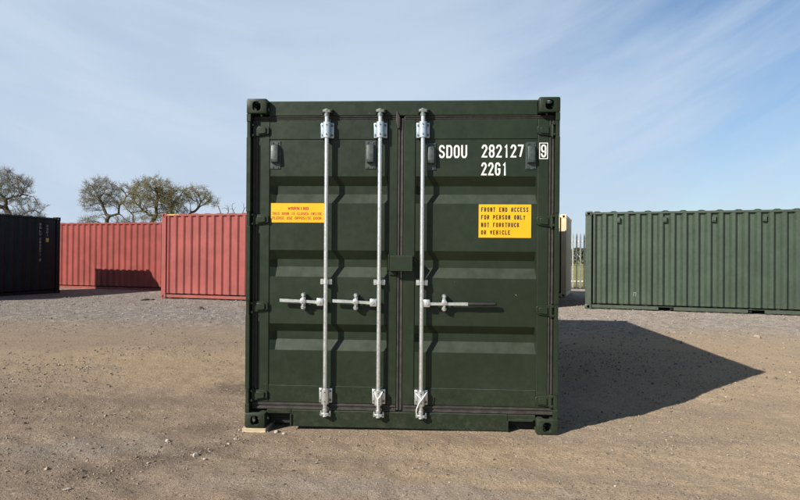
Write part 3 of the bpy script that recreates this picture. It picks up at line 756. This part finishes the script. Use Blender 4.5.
bx0, bx1, bz0, bz1, bw_ = 1.0705, 1.1375, 2.124, 2.250, 0.0055
for a in ((bx0, bx1, bz0, bz0+bw_), (bx0, bx1, bz1-bw_, bz1), (bx0, bx0+bw_, bz0+bw_, bz1-bw_), (bx1-bw_, bx1, bz0+bw_, bz1-bw_)):
    t.box(a[0], a[1], 0.0692, 0.0699, a[2], a[3])
part(t, 'check_digit', MAT['white'], smooth=0)

# ---- the other containers
def container(name, label, origin, ang, L, mat, pat, dep, **k):
    r = empty(name, origin, (0, 0, math.radians(ang))); tag(r, label, 'shipping container')
    body(r, L, mat, pat, dep, **k); return r
redF = container('shipping_container', 'nearer faded red container with a yellow mark on its top left corner',
                 (-8.186, 14.271, 0.012), -13.4, L20, MAT['red'], (0.082, 0.050, 0.082, 0.050), 0.046, ends=('wall', 'wall'))
b = MB(); b.box(0.19, 0.62, -0.0012, 0.0035, CH-0.058, CH-0.032); b.box(0.20, 0.55, 0.004, 0.05, CH-0.0278, CH-0.0262)
b.build('yellow_marking', MAT['tape'], redF)
redB = container('shipping_container', 'farther red container with a black box-shaped shadow across its side',
                 (-14.613-2.3*0.972, 19.467+2.3*0.235, -0.03), -13.6, 12.192, MAT['red_deep'], (0.076, 0.060, 0.076, 0.060), 0.040)
blk = container('shipping_container', 'black shaded container at the left edge with small white upright numbers',
                (-12.63-L20*math.cos(math.radians(75.5)), 16.35-L20*math.sin(math.radians(75.5)), -0.01), 75.5, L20, MAT['black'], (0.11, 0.06, 0.10, 0.06), 0.04)
px_ = L20-0.86; dw = simple('dusty_white_paint', (0.24, 0.25, 0.26), 0.6)
for a_ in (('SDLU', px_, px_+0.075, 1.95, 2.36), ('282071', px_, px_+0.075, 1.27, 1.87), ('9', px_, px_+0.075, 1.10, 1.19), ('22G1', px_+0.28, px_+0.35, 1.93, 2.31)):
    words(blk, 'upright_lettering', *a_, 0.0112, 0.02, vertical=True, gap=0.35, mat=dw)
b = MB(); b.box(px_+0.26, px_+0.37, 0.0085, 0.0112, 1.74, 1.87); b.build('yellow_label', MAT['tape'], blk)
b = MB(); b.box(L20-0.85, L20-0.19, -0.001, 0.0035, CH-0.056, CH-0.035); b.build('yellow_marking', simple('faded_yellow_marking', (0.14, 0.11, 0.04), 0.7, 0, 0.5, 12), blk)
ga = -16.8
grn = container('shipping_container', 'faded green container standing side-on at the right with small vents along its top',
                (4.198, 12.444, 0.0), ga, L20, MAT['green_faded'], (0.080, 0.056, 0.084, 0.058), 0.062, pockets=(2.004, 4.054), roof_bump=0.022)
for xx in (0.79, 1.92, 3.06, 4.18, 5.30):
    v = MB(); v.box(xx, xx+0.10, -0.004, 0.060, CH-0.31, CH-0.17, 0.006); v.box(xx+0.012, xx+0.088, -0.022, -0.0042, CH-0.285, CH-0.190, 0.006)
    v.build('vent', MAT['green_faded'], grn)
w = MB(); w.box(1.222, 1.232, 0.0095, 0.0118, 0.36, 0.46); w.box(1.272, 1.282, 0.0095, 0.0118, 0.36, 0.46); w.box(1.2325, 1.2715, 0.0095, 0.0118, 0.45, 0.46)
w.build('white_mark', simple('worn_white_mark', (0.30, 0.32, 0.29), 0.6), grn)
bA = math.radians(-15)
bei = container('shipping_container', 'cream container seen end-on beside the steel fence, between two green containers',
                (4.283-L20*math.cos(bA), 15.37-L20*math.sin(bA), BEIGE_Z+0.01), -15, L20, MAT['cream'], (0.08, 0.05, 0.08, 0.05), 0.036)
# a short container directly behind the main one keeps the cream one in the shade
hid = container('shipping_container', 'short green container hidden behind the one with yellow stickers',
                (0.50, 13.20, 0.0), -13, 2.991, MAT['green_faded'], (0.075, 0.045, 0.07, 0.045), 0.036)

# timber under the front left corner
p = MB(); p.box(-1.238, -1.048, -0.014, 0.42, -0.036, -0.002, 0.003)
pl = p.build('timber_block', MAT['wood'], None); pl.rotation_euler = (LEAN, 0, math.radians(-0.6))
tag(pl, 'pale timber block under the front left corner of the central green container', 'timber block')

# ------------------------------------------------------------------ palisade fence
FANG = math.atan2(-0.17, 1.0)
fo = empty('palisade_fence', (4.2, 22.9+0.35, 0.0), (0, 0, FANG))
tag(fo, 'galvanised steel palisade fence with pointed pales in front of the grass field', 'fence')
pm = MB()
for sg in (-1, 1):
    pass
prof = [(-0.033, 0.012), (-0.020, 0.0), (-0.008, 0.010), (0.008, 0.010), (0.020, 0.0), (0.033, 0.012)]
rows = [[(x, y, 0.06) for x, y in prof], [(x, y, 2.22) for x, y in prof], [(x*0.55, y, 2.31) for x, y in prof], [(x*0.08, y, 2.40) for x, y in prof]]
pm.grid(rows); ret = bmesh.ops.solidify(pm.bm, geom=list(pm.bm.faces), thickness=0.003)
pale = pm.build('pale', MAT['fence'], fo); pale.location = (0, -0.03, 0)
for k in range(1, 92):
    o = pale.copy(); col.objects.link(o); o.parent = fo; o.location = (k*0.155, -0.03, 0)
for z in (0.32, 2.02):
    m = MB(); m.box(-0.1, 92*0.155, -0.012, 0.030, z, z+0.05, 0.003); m.build('rail', MAT['fence'], fo)
for k in range(6):
    m = MB(); m.box(0.08+k*2.75, 0.16+k*2.75, 0.032, 0.12, -0.1, 2.25, 0.006); m.build('post', MAT['fence'], fo)

# ------------------------------------------------------------------ trees (space colonisation, then twigs and buds)
def bark_mat():
    t = NT('oak_bark'); n = t.noise(3, 6, 0.65, vec=t.scaled(2, 2, 0.7))
    c = t.mix(t.rng(n, 0.35, 0.68), (0.062, 0.052, 0.038), (0.125, 0.108, 0.080))
    return t.fin(c, 0.9, 0, t.bump(n, 0.6, 0.05), 0.2)
def twig_mat(name, a, b):
    t = NT(name); g = t.N.new('ShaderNodeNewGeometry')
    c = t.mix(g.outputs['Random Per Island'], a, b)
    return t.fin(c, 0.85, 0, None, 0.2)
BARK = bark_mat()
TW_GREY = twig_mat('grey_brown_twigs', (0.125, 0.110, 0.080), (0.25, 0.225, 0.165))
TW_OLIVE = twig_mat('budding_olive_twigs', (0.135, 0.118, 0.062), (0.27, 0.235, 0.115))
def tubes(P0, P1, r0, r1, n):
    """many tapered n-sided tubes at once"""
    d = P1-P0; d /= np.linalg.norm(d, axis=1, keepdims=True)+1e-9
    ref = np.where(np.abs(d[:, 2:3]) < 0.9, np.array([[0, 0, 1.]]), np.array([[1., 0, 0]]))
    a = np.cross(d, ref); a /= np.linalg.norm(a, axis=1, keepdims=True)+1e-9; b = np.cross(d, a)
    t = 2*np.pi*np.arange(n)/n
    ring = a[:, None]*np.cos(t)[None, :, None] + b[:, None]*np.sin(t)[None, :, None]
    Vv = np.concatenate([P0[:, None]+ring*r0[:, None, None], P1[:, None]+ring*r1[:, None, None]], 1)
    m = len(P0); base = (np.arange(m)*2*n)[:, None]; k = np.arange(n)
    Ff = np.stack([base+k, base+(k+1) % n, base+n+(k+1) % n, base+n+k], 2).reshape(-1, 4)
    return Vv.reshape(-1, 3), Ff
def tree(name, label, base, trunk, lobes, n_attr, r_trunk, mat_tw, seed, step=0.36, twigs=7, buds=2, bud_size=0.10, twig_len=0.62, cat='tree', group=None):
    """base: world point; trunk: list of limb polylines (relative); lobes: (cx,cy,cz,rx,ry,rz) ellipsoids holding the crown"""
    r = np.random.default_rng(seed)
    A = []
    vol = np.array([l[3]*l[4]*l[5] for l in lobes])**0.8; vol /= vol.sum()
    for l, w in zip(lobes, vol):
        n = int(n_attr*w); d = r.normal(size=(n, 3)); d /= np.linalg.norm(d, axis=1, keepdims=True)
        q = d*(r.random((n, 1))**0.30)*np.array(l[3:]) + np.array(l[:3]); A.append(q)
    A = np.concatenate(A); A = A[A[:, 2] > 1.2]
    P = []; par = []
    for limb in trunk:
        start = limb[0]
        last = -1
        if P: last = int(np.argmin(np.linalg.norm(np.array(P)-np.array(start), axis=1)))
        else: P.append(np.array(start, float)); par.append(-1); last = 0
        for a, b in zip(limb, limb[1:]):
            a, b = np.array(a, float), np.array(b, float); m = max(1, int(np.linalg.norm(b-a)/step))
            for k in range(1, m+1):
                q = a+(b-a)*k/m + r.normal(size=3)*0.05
                P.append(q); par.append(last); last = len(P)-1
    P = list(P); alive = np.ones(len(A), bool); near = np.full(len(A), 1e9); idx = np.zeros(len(A), int); done = 0
    for it in range(150):
        new = np.array(P[done:])
        d = np.linalg.norm(A[:, None]-new[None], axis=2); j = d.argmin(1); dm = d[np.arange(len(A)), j]
        up = dm < near; near[up] = dm[up]; idx[up] = j[up]+done; done = len(P)
        alive &= near > step*1.15
        if not alive.any() or len(P) > 5200: break
        act = np.where(alive & (near < 7.0))[0]
        if len(act) == 0: break
        D = A[act]-np.array(P)[idx[act]]; D /= np.linalg.norm(D, axis=1, keepdims=True)
        S = np.zeros((len(P), 3)); np.add.at(S, idx[act], D)
        nodes = np.unique(idx[act]); added = 0
        for nd in nodes:
            v = S[nd]; ln = np.linalg.norm(v)
            if ln < 1e-3: continue
            v = v/ln
            if par[nd] >= 0:
                pv = P[nd]-P[par[nd]]; pv = pv/(np.linalg.norm(pv)+1e-9); v = v+0.85*pv
            v = v+r.normal(size=3)*0.22; v /= np.linalg.norm(v)
            P.append(P[nd]+v*step*(0.8+0.4*r.random())); par.append(int(nd)); added += 1
        if not added: break
    P = np.array(P); par = np.array(par); n = len(P)
    e = 1.95; rad = np.zeros(n); rad += (0.012**e)
    for i in range(n-1, 0, -1): rad[par[i]] += rad[i]
    rad = rad**(1/e); rad *= 1.0; rad = np.minimum(rad*(r_trunk/rad[0]), r_trunk) if rad[0] > 0 else rad
    rad = np.maximum(rad, 0.012)
    root = empty(name, base); tag(root, label, cat, group)
    ch = np.where(par >= 0)[0]
    P0, P1, r0, r1 = P[par[ch]], P[ch], rad[par[ch]], rad[ch]
    r0 = np.minimum(r0, r1*1.5+0.01)
    thick = r1 > 0.040
    V1, F1 = tubes(P0[thick], P1[thick]+(P1[thick]-P0[thick])*0.06, r0[thick], r1[thick], 7)
    link('trunk', raw_mesh('trunk', V1, F1), BARK, root, smooth=60)
    Vs, Fs = [], []
    off = 0
    def add(v, f):
        nonlocal off
        Vs.append(v); Fs.append(f+off); off += len(v)
    add(*tubes(P0[~thick], P1[~thick], r0[~thick], r1[~thick], 4))
    ends = ch[rad[ch] < 0.040]
    if len(ends):
        s = np.repeat(ends, twigs); dirn = P[s]-P[par[s]]; dirn /= np.linalg.norm(dirn, axis=1, keepdims=True)+1e-9
        dirn = dirn + r.normal(size=dirn.shape)*0.75; dirn[:, 2] += 0.12; dirn /= np.linalg.norm(dirn, axis=1, keepdims=True)
        ln = twig_len*(0.4+0.8*r.random((len(s), 1))); a = P[s]; bpt = a+dirn*ln*0.55
        dd = dirn + r.normal(size=dirn.shape)*0.35; dd /= np.linalg.norm(dd, axis=1, keepdims=True); cpt = bpt+dd*ln*0.45
        k = np.full(len(s), 1.0)
        add(*tubes(a, bpt, k*0.011, k*0.008, 3)); add(*tubes(bpt, cpt, k*0.008, k*0.004, 3))
        # side shoots
        sd = dirn + r.normal(size=dirn.shape)*0.9; sd /= np.linalg.norm(sd, axis=1, keepdims=True)
        add(*tubes(bpt, bpt+sd*ln*0.5, k*0.007, k*0.003, 3))
        sd2 = dirn + r.normal(size=dirn.shape)*0.9; sd2 /= np.linalg.norm(sd2, axis=1, keepdims=True); m_ = a+(bpt-a)*0.5
        add(*tubes(m_, m_+sd2*ln*0.6, k*0.007, k*0.003, 3))
        if buds:
            q = np.repeat(np.concatenate([bpt, cpt]), buds, 0); q = q+r.normal(size=q.shape)*0.10
            u = r.normal(size=q.shape); u /= np.linalg.norm(u, axis=1, keepdims=True); v = np.cross(u, r.normal(size=q.shape)); v /= np.linalg.norm(v, axis=1, keepdims=True)
            sz = bud_size*(0.4+0.8*r.random((len(q), 1)))
            Vv = np.stack([q-u*sz, q-v*sz*0.5, q+u*sz, q+v*sz*0.5], 1).reshape(-1, 3)
            add(Vv, np.arange(len(Vv)).reshape(-1, 4))
    link('crown', raw_mesh('crown', np.concatenate(Vs), np.concatenate(Fs)), mat_tw, root, smooth=0)
    return root
# world metres per photo pixel at a given distance, used to size the crowns
def at(px, dist):
    v = F_ + R_*((px-400)/644.75); v = Vector((v.x, v.y, 0)); v = v*(dist/1.0)
    return Vector((CAM[0]+v.x, CAM[1]+v.y, 0.0))
RX = Vector((R_.x, R_.y, 0)).normalized(); RY = Vector((F_.x, F_.y, 0)).normalized()
def oak(name, label, px0, dist, limbs, lobes, n_attr, rt, mat, seed, **k):
    """limbs and lobes given as (across, back, up) metres from the foot of the trunk"""
    base = at(px0, dist)
    W = lambda a, b, c: tuple(RX*a + RY*b + Vector((0, 0, c)))
    Z = lambda z: z-max(0.0, z-4.5)*0.09
    lm = [[W(p[0], p[1], Z(p[2])) for p in l] for l in limbs]
    lb = [(*W(l[0], l[1], Z(l[2])), *(max(0.35, q-0.33) for q in l[3:])) for l in lobes]
    return tree(name, label, base, lm, lb, n_attr, rt, mat, seed, **k)
GT = 'leafless trees behind the containers'
D1 = 76.0
# scale: one photo pixel = 0.118 m here; eye height 1.37 m at the horizon line y = 257
oak('oak_tree', 'bare oak with a crooked trunk rising behind the black container at the left edge', 9, D1,
    [[(0.6, 0, 0), (0.5, 0, 4.6), (-0.5, 0.3, 6.6), (-0.7, 0.2, 8.0), (-1.6, -0.4, 9.2)], [(-0.7, 0.2, 8.0), (1.2, 0.6, 8.6), (2.6, 0.4, 8.4)],
     [(0.5, 0, 4.9), (2.2, -0.6, 6.2), (3.2, -0.4, 6.6), (4.0, 0, 5.8)], [(-0.5, 0.3, 6.6), (-3.0, 0.4, 8.0)]],
    [(-1.4, 0, 9.6, 4.1, 3.4, 2.6), (-4.5, 0.5, 8.2, 3.2, 3, 2.8), (2.5, -0.2, 7.0, 2.0, 2.0, 1.3), (1.0, 0, 5.6, 3.6, 2.5, 1.2), (-4, 0, 5.2, 3, 2.4, 1.2), (3.5, 0, 5.6, 1.0, 1.2, 0.9)],
    2000, 0.34, TW_GREY, 11, twigs=6, buds=1, bud_size=0.045, group=GT)
oak('oak_tree', 'grey bare oak forking low behind the farther red container, leftmost of the middle clump', 107, D1,
    [[(0.4, 0, 0), (-0.2, 0, 4.6), (0.1, 0, 5.8), (-0.6, 0.2, 7.0), (-1.0, -0.2, 8.6)], [(0.1, 0, 5.8), (1.2, 0.1, 6.2), (1.4, 0, 7.2), (2.6, -0.2, 8.6)]],
    [(-0.8, 0, 9.0, 2.5, 2.2, 1.9), (-1.8, 0.2, 7.6, 1.8, 1.6, 1.2), (2.4, 0, 9.2, 1.7, 1.5, 1.0), (0.6, 0, 7.6, 1.8, 1.4, 1.0), (-2.2, 0, 5.2, 1.5, 1.4, 0.9), (1.8, 0.3, 5.3, 1.6, 1.4, 0.9)],
    1500, 0.24, TW_GREY, 12, twigs=6, buds=1, bud_size=0.05, group=GT)
oak('oak_tree', 'olive budding oak with a dark nest in its crown, in the middle of the clump', 148, D1-3,
    [[(0.2, 0, 0), (0.1, 0, 4.4), (0.7, 0.2, 5.6), (0.9, 0.1, 7.0), (1.0, 0, 8.6)], [(0.7, 0.2, 5.6), (-0.6, 0.1, 6.4), (-1.6, 0, 7.6)], [(0.1, 0, 4.4), (-1.6, 0, 4.9), (-2.0, 0.1, 6.2), (-1.0, 0.2, 6.4)]],
    [(0.2, 0, 8.4, 2.8, 2.4, 2.2), (-1.6, 0, 7.2, 1.9, 1.6, 1.5), (2.0, 0, 7.4, 1.9, 1.7, 1.6), (0.8, 0, 9.6, 1.7, 1.5, 1.1), (0.9, 0, 5.6, 2.3, 1.5, 1.0)],
    1900, 0.25, TW_OLIVE, 13, twigs=6, buds=1, bud_size=0.06, group=GT)
oak('oak_tree', 'olive budding oak leaning right behind the nearer red container, with one long arm', 181, D1,
    [[(-0.9, 0, 0), (-0.4, 0, 4.9), (0.8, 0.1, 6.0), (1.9, 0, 6.9), (2.4, 0, 7.8)], [(-0.4, 0, 4.9), (-1.2, 0.2, 6.6), (-1.2, 0, 8.0)], [(1.9, 0, 6.9), (3.2, -0.1, 7.9)]],
    [(-0.9, 0, 8.3, 2.2, 2, 1.7), (1.7, 0, 8.6, 2.1, 1.8, 1.4), (3.0, 0, 8.0, 1.4, 1.3, 1.0), (-1.4, 0, 6.8, 1.5, 1.4, 1.1), (3.9, 0, 7.5, 0.7, 0.7, 0.5), (0.3, 0, 6.3, 1.5, 1.2, 0.8)],
    1600, 0.23, TW_OLIVE, 14, twigs=6, buds=1, bud_size=0.055, group=GT)
for i, (px0, sd, lab, hh) in enumerate(((222.5, 21, 'small bare sapling above the nearer red container, the left one of two', 8.3), (238.5, 22, 'small bare sapling above the nearer red container, the one beside the green corner post', 8.3))):
    oak('sapling', lab, px0, D1+4,
        [[(0, 0, 0), (0.1, 0, 4.6), (-0.25 if i == 0 else 0.2, 0, 6.4), (-0.6 if i == 0 else 0.9, 0, 7.6)], [(0.1, 0, 4.8), (0.7 if i == 0 else -0.9, 0, 7.3)]],
        [(-0.7 if i == 0 else 0.9, 0, hh-0.6, 0.9, 0.7, 0.9), (0.6 if i == 0 else -0.7, 0, hh-1.0, 0.9, 0.8, 0.9)], 70, 0.11, TW_GREY, sd, twigs=1, buds=0, twig_len=0.5)
# scrub between the trunks
oak('scrub_bush', 'tangle of low grey scrub at the foot of the bare oaks', 112, D1+3,
    [[(0, 0, 0), (0, 0, 2.0)], [(0, 0, 0.4), (-2.0, 0, 2.6)], [(0, 0, 0.4), (2.2, 0, 2.6)]],
    [(-1.8, 0, 4.3, 1.9, 1.2, 1.2), (0.8, 0, 4.2, 1.9, 1.2, 1.2), (3.0, 0, 4.3, 1.7, 1.2, 1.1), (-3.2, 0, 3.6, 1.0, 1.0, 0.9)], 520, 0.12, TW_GREY, 15, twigs=3, buds=1, bud_size=0.06, cat='bush')
# nest
nv = np.random.default_rng(5); a = nv.normal(size=(420, 3)); a /= np.linalg.norm(a, axis=1, keepdims=True); a *= np.array([0.42, 0.42, 0.30])*(0.4+0.6*nv.random((420, 1)))
d = nv.normal(size=(420, 3))*np.array([1, 1, 0.5]); d /= np.linalg.norm(d, axis=1, keepdims=True)
nvv, nff = tubes(a-d*0.22, a+d*0.22, np.full(420, 0.012), np.full(420, 0.008), 3)
no = link('bird_nest', raw_mesh('bird_nest', nvv, nff), twig_mat('nest_twigs', (0.02, 0.017, 0.013), (0.045, 0.037, 0.028)), None, smooth=0)
no.location = at(157.3, D1-3.6) + Vector((0, 0, 8.55))
tag(no, 'dark round bird nest of twigs high in the middle oak', 'nest')

# hedge across the far side of the field
hv = np.random.default_rng(9); n = 16000
hx = hv.random(n)*70; hh = 2.0+0.9*(vnoise(hx, hx*0, 0.25, 41)+0.5)+0.9*(vnoise(hx, hx*0, 0.9, 42)+0.5)
q = np.stack([hx, hv.normal(size=n)*0.7, hh*hv.random(n)**0.7], 1)
u = hv.normal(size=(n, 3)); u /= np.linalg.norm(u, axis=1, keepdims=True); v = np.cross(u, hv.normal(size=(n, 3))); v /= np.linalg.norm(v, axis=1, keepdims=True)
sz = 0.10+0.20*hv.random((n, 1))
me = raw_mesh('hedge', np.stack([q-u*sz, q-v*sz*0.6, q+u*sz, q+v*sz*0.6], 1).reshape(-1, 3), np.arange(4*n).reshape(-1, 4))
ho = link('hedge', me, twig_mat('hedge_leaves', (0.045, 0.060, 0.028), (0.085, 0.10, 0.045)), None, smooth=0)
ho.location = (0, 105, 0.0); ho.rotation_euler = (0, 0, FANG)
tag(ho, 'long dark green hedge on the far side of the grass field, behind the palisade fence', 'hedge', kind='stuff')

# ------------------------------------------------------------------ loose stones
ICO = bmesh.new(); bmesh.ops.create_icosphere(ICO, subdivisions=1, radius=1.0)
ICO.verts.ensure_lookup_table(); IV = np.array([v.co[:] for v in ICO.verts]); IF = np.array([[v.index for v in f.verts] for f in ICO.faces]); ICO.free()
def scatter(n, seed, med=0.0029, sig=0.50, hi=0.0115):
    r = np.random.default_rng(seed)
    y = np.exp(r.uniform(math.log(2.2), math.log(17.0), n)) + CAM[1]           # denser close to the camera
    dpt = y-CAM[1]; x = CAM[0] + dpt*(r.random(n)*1.5-0.80)
    keep = ~((np.abs(x) < 1.2) & (y > 0.02) & (y < 6.1)); x, y, dpt = x[keep], y[keep], dpt[keep]
    clump = vnoise(x, y, 1.1, 51)+vnoise(x, y, 3.0, 52)*0.7
    keep = r.random(len(x)) < np.clip(0.42+clump*1.7, 0.07, 1); x, y, dpt = x[keep], y[keep], dpt[keep]
    m = len(x); s = np.clip(np.exp(r.normal(math.log(med), sig, m)), 0.0018, hi)*np.clip(dpt/4.0, 0.9, 1.9)
    return x, y, s
def stones_mesh(name, x, y, s, seed, sink=0.25):
    r = np.random.default_rng(seed); m = len(x)
    sh_ = r.uniform(0.6, 1.25, (m, 1, 3))*np.array([1, 1, 0.72]); v = IV[None]*(1+r.normal(size=(m, len(IV), 1))*0.13)*sh_
    t = r.random(m)*6.28; c, sn = np.cos(t)[:, None], np.sin(t)[:, None]
    v = np.stack([v[..., 0]*c-v[..., 1]*sn, v[..., 0]*sn+v[..., 1]*c, v[..., 2]], 2)*s[:, None, None]
    v += np.stack([x, y, gz(x, y)+s*sink], 1)[:, None]
    f = IF[None]+(np.arange(m)*len(IV))[:, None, None]
    return raw_mesh(name, v.reshape(-1, 3), f.reshape(-1, 3))
def stone_mat():
    t = NT('loose_stone'); g = t.N.new('ShaderNodeNewGeometry'); k = g.outputs['Random Per Island']
    c = t.mix(k, (0.15, 0.122, 0.098), (0.37, 0.305, 0.240)); c = t.mix(t.rng(k, 0.965, 0.975), c, (0.48, 0.43, 0.37)); c = t.mix(t.rng(k, 0.34, 0.28), c, (0.085, 0.072, 0.060))
    c = t.mix(t.rng(t.noise(90, 4, 0.6), 0.4, 0.7, 0, 0.4), c, (0.22, 0.19, 0.155))
    c = t.mix(t.rng(t.xyz()[1], 4.5, 9.0, 0.0, 0.75), c, t.mix(k, (0.15, 0.145, 0.14), (0.37, 0.355, 0.335)))
    return t.fin(c, 0.9, 0, t.bump(t.noise(140, 4, 0.6), 0.5, 0.004), 0.25)
STONE = stone_mat()
x, y, s = scatter(85000, 3)
r_ = np.random.default_rng(77); n_ = 15000                                     # coarser stone laid farther off
yf = 5.5+9.5*np.sqrt(r_.random(n_)); xf = CAM[0]+(yf-CAM[1])*(r_.random(n_)*1.5-0.80); kf = ~((np.abs(xf) < 1.25) & (yf < 6.2)); xf, yf = xf[kf], yf[kf]
sf = np.clip(np.exp(r_.normal(math.log(0.011), 0.42, len(xf))), 0.005, 0.03)
tq = r_.random(260); lx_ = np.interp(tq, [0, .55, 1], [-1.95, -1.36, -1.30]); ly_ = np.interp(tq, [0, .55, 1], [-1.25, -0.50, 0.10])      # broken clods along the wheel mark
xc = lx_+r_.normal(size=260)*0.10; yc = ly_+r_.normal(size=260)*0.10; scl = np.clip(np.exp(r_.normal(math.log(0.0048), 0.5, 260)), 0.0025, 0.014)
x, y, s = np.concatenate([x, xf, xc]), np.concatenate([y, yf, yc]), np.concatenate([s, sf, scl])
tag(link('loose_gravel', stones_mesh('loose_gravel', x, y, s, 4), STONE, None, smooth=30), kind='stuff')
# single stones one can pick out
BIG = [(-1.354, -0.672, 0.026, 'stone', 'pale rounded stone casting a shadow in the left foreground'), (-1.710, -0.301, 0.020, 'stone', 'small grey stone lying farther up the rut from the pale rounded stone'),
       (-2.191, -1.017, 0.017, 'stone', 'light stone alone near the lower left corner'), (-5.552, 10.590, 0.085, 'rock', 'dark rock on the gravel in front of the nearer red container'),
       (-1.230, -0.177, 0.019, 'stone', 'whitish stone to the left of the timber block'), (-1.231, -0.337, 0.014, 'stone', 'whitish pebble below the stone beside the timber block'),
       (5.784, 6.456, 0.07, 'rock', 'tan rock on the gravel in front of the side-on green container'), (2.051, -0.626, 0.010, 'stone', 'tiny dark stone in the right foreground'),
       (-1.262, -0.742, 0.015, 'stone', 'light stone lying right beside the pale rounded stone'), (-1.848, -1.371, 0.018, 'stone', 'cream flat stone at the lower left edge of the yard'),
       (-8.266, 13.335, 0.10, 'rock', 'dark flat clod lying in front of the farther red container'), (-8.135, 13.573, 0.07, 'rock', 'smaller dark clod next to the flat clod before the farther red container'),
       (-0.960, 0.005, 0.022, 'stone', 'grey stone tucked under the sill beside the timber block'), (-0.891, -0.047, 0.016, 'stone', 'pale stone just in front of the sill near the timber block')]
for i, (X, Y, s_, nm, lab) in enumerate(BIG):
    r = np.random.default_rng(100+i); bm = bmesh.new(); bmesh.ops.create_icosphere(bm, subdivisions=3, radius=1.0)
    k1, k2 = r.random(3)*10, r.random(3)*10
    fl = np.array([1.15, 0.9, 0.68]) if 'flat' not in lab else np.array([1.5, 0.9, 0.35])
    for v in bm.verts:
        c = np.array(v.co); w = 1+0.20*math.sin(c[0]*2.3+k1[0])*math.sin(c[1]*2.1+k1[1])+0.12*math.sin(c[2]*4+k1[2]+c[0]*3)+0.05*math.sin(c[1]*9+k2[0])*math.sin(c[0]*8+k2[1])
        for pn in range(5):        # knock flats into it
            nrm = np.array([math.sin(pn*2.1+k2[0]), math.cos(pn*1.7+k2[1]), math.sin(pn*3.3+k2[2])]); nrm /= np.linalg.norm(nrm)
            dd = c@nrm
            if dd*w > 0.78: w = 0.78/dd
        v.co = Vector(tuple(c*w*fl*s_))
    me = bpy.data.meshes.new(nm); bm.to_mesh(me); bm.free()
    dark = 'dark' in lab
    o = link(nm, me, None, None, smooth=25); o.location = (X, Y, float(gz(X, Y))+s_*0.28); o.rotation_euler = (0, 0, r.random()*6)
    m = simple('stone_surface', (0.15, 0.13, 0.11) if dark else ((0.40, 0.355, 0.30) if ('whitish' in lab or 'pale' in lab or 'cream' in lab) else (0.34, 0.29, 0.23)), 0.9, 0, 0.25, 25, 0.6, 0.006, 0.2)
    me.materials.append(m)
    tag(o, lab, nm, 'single stones on the yard')
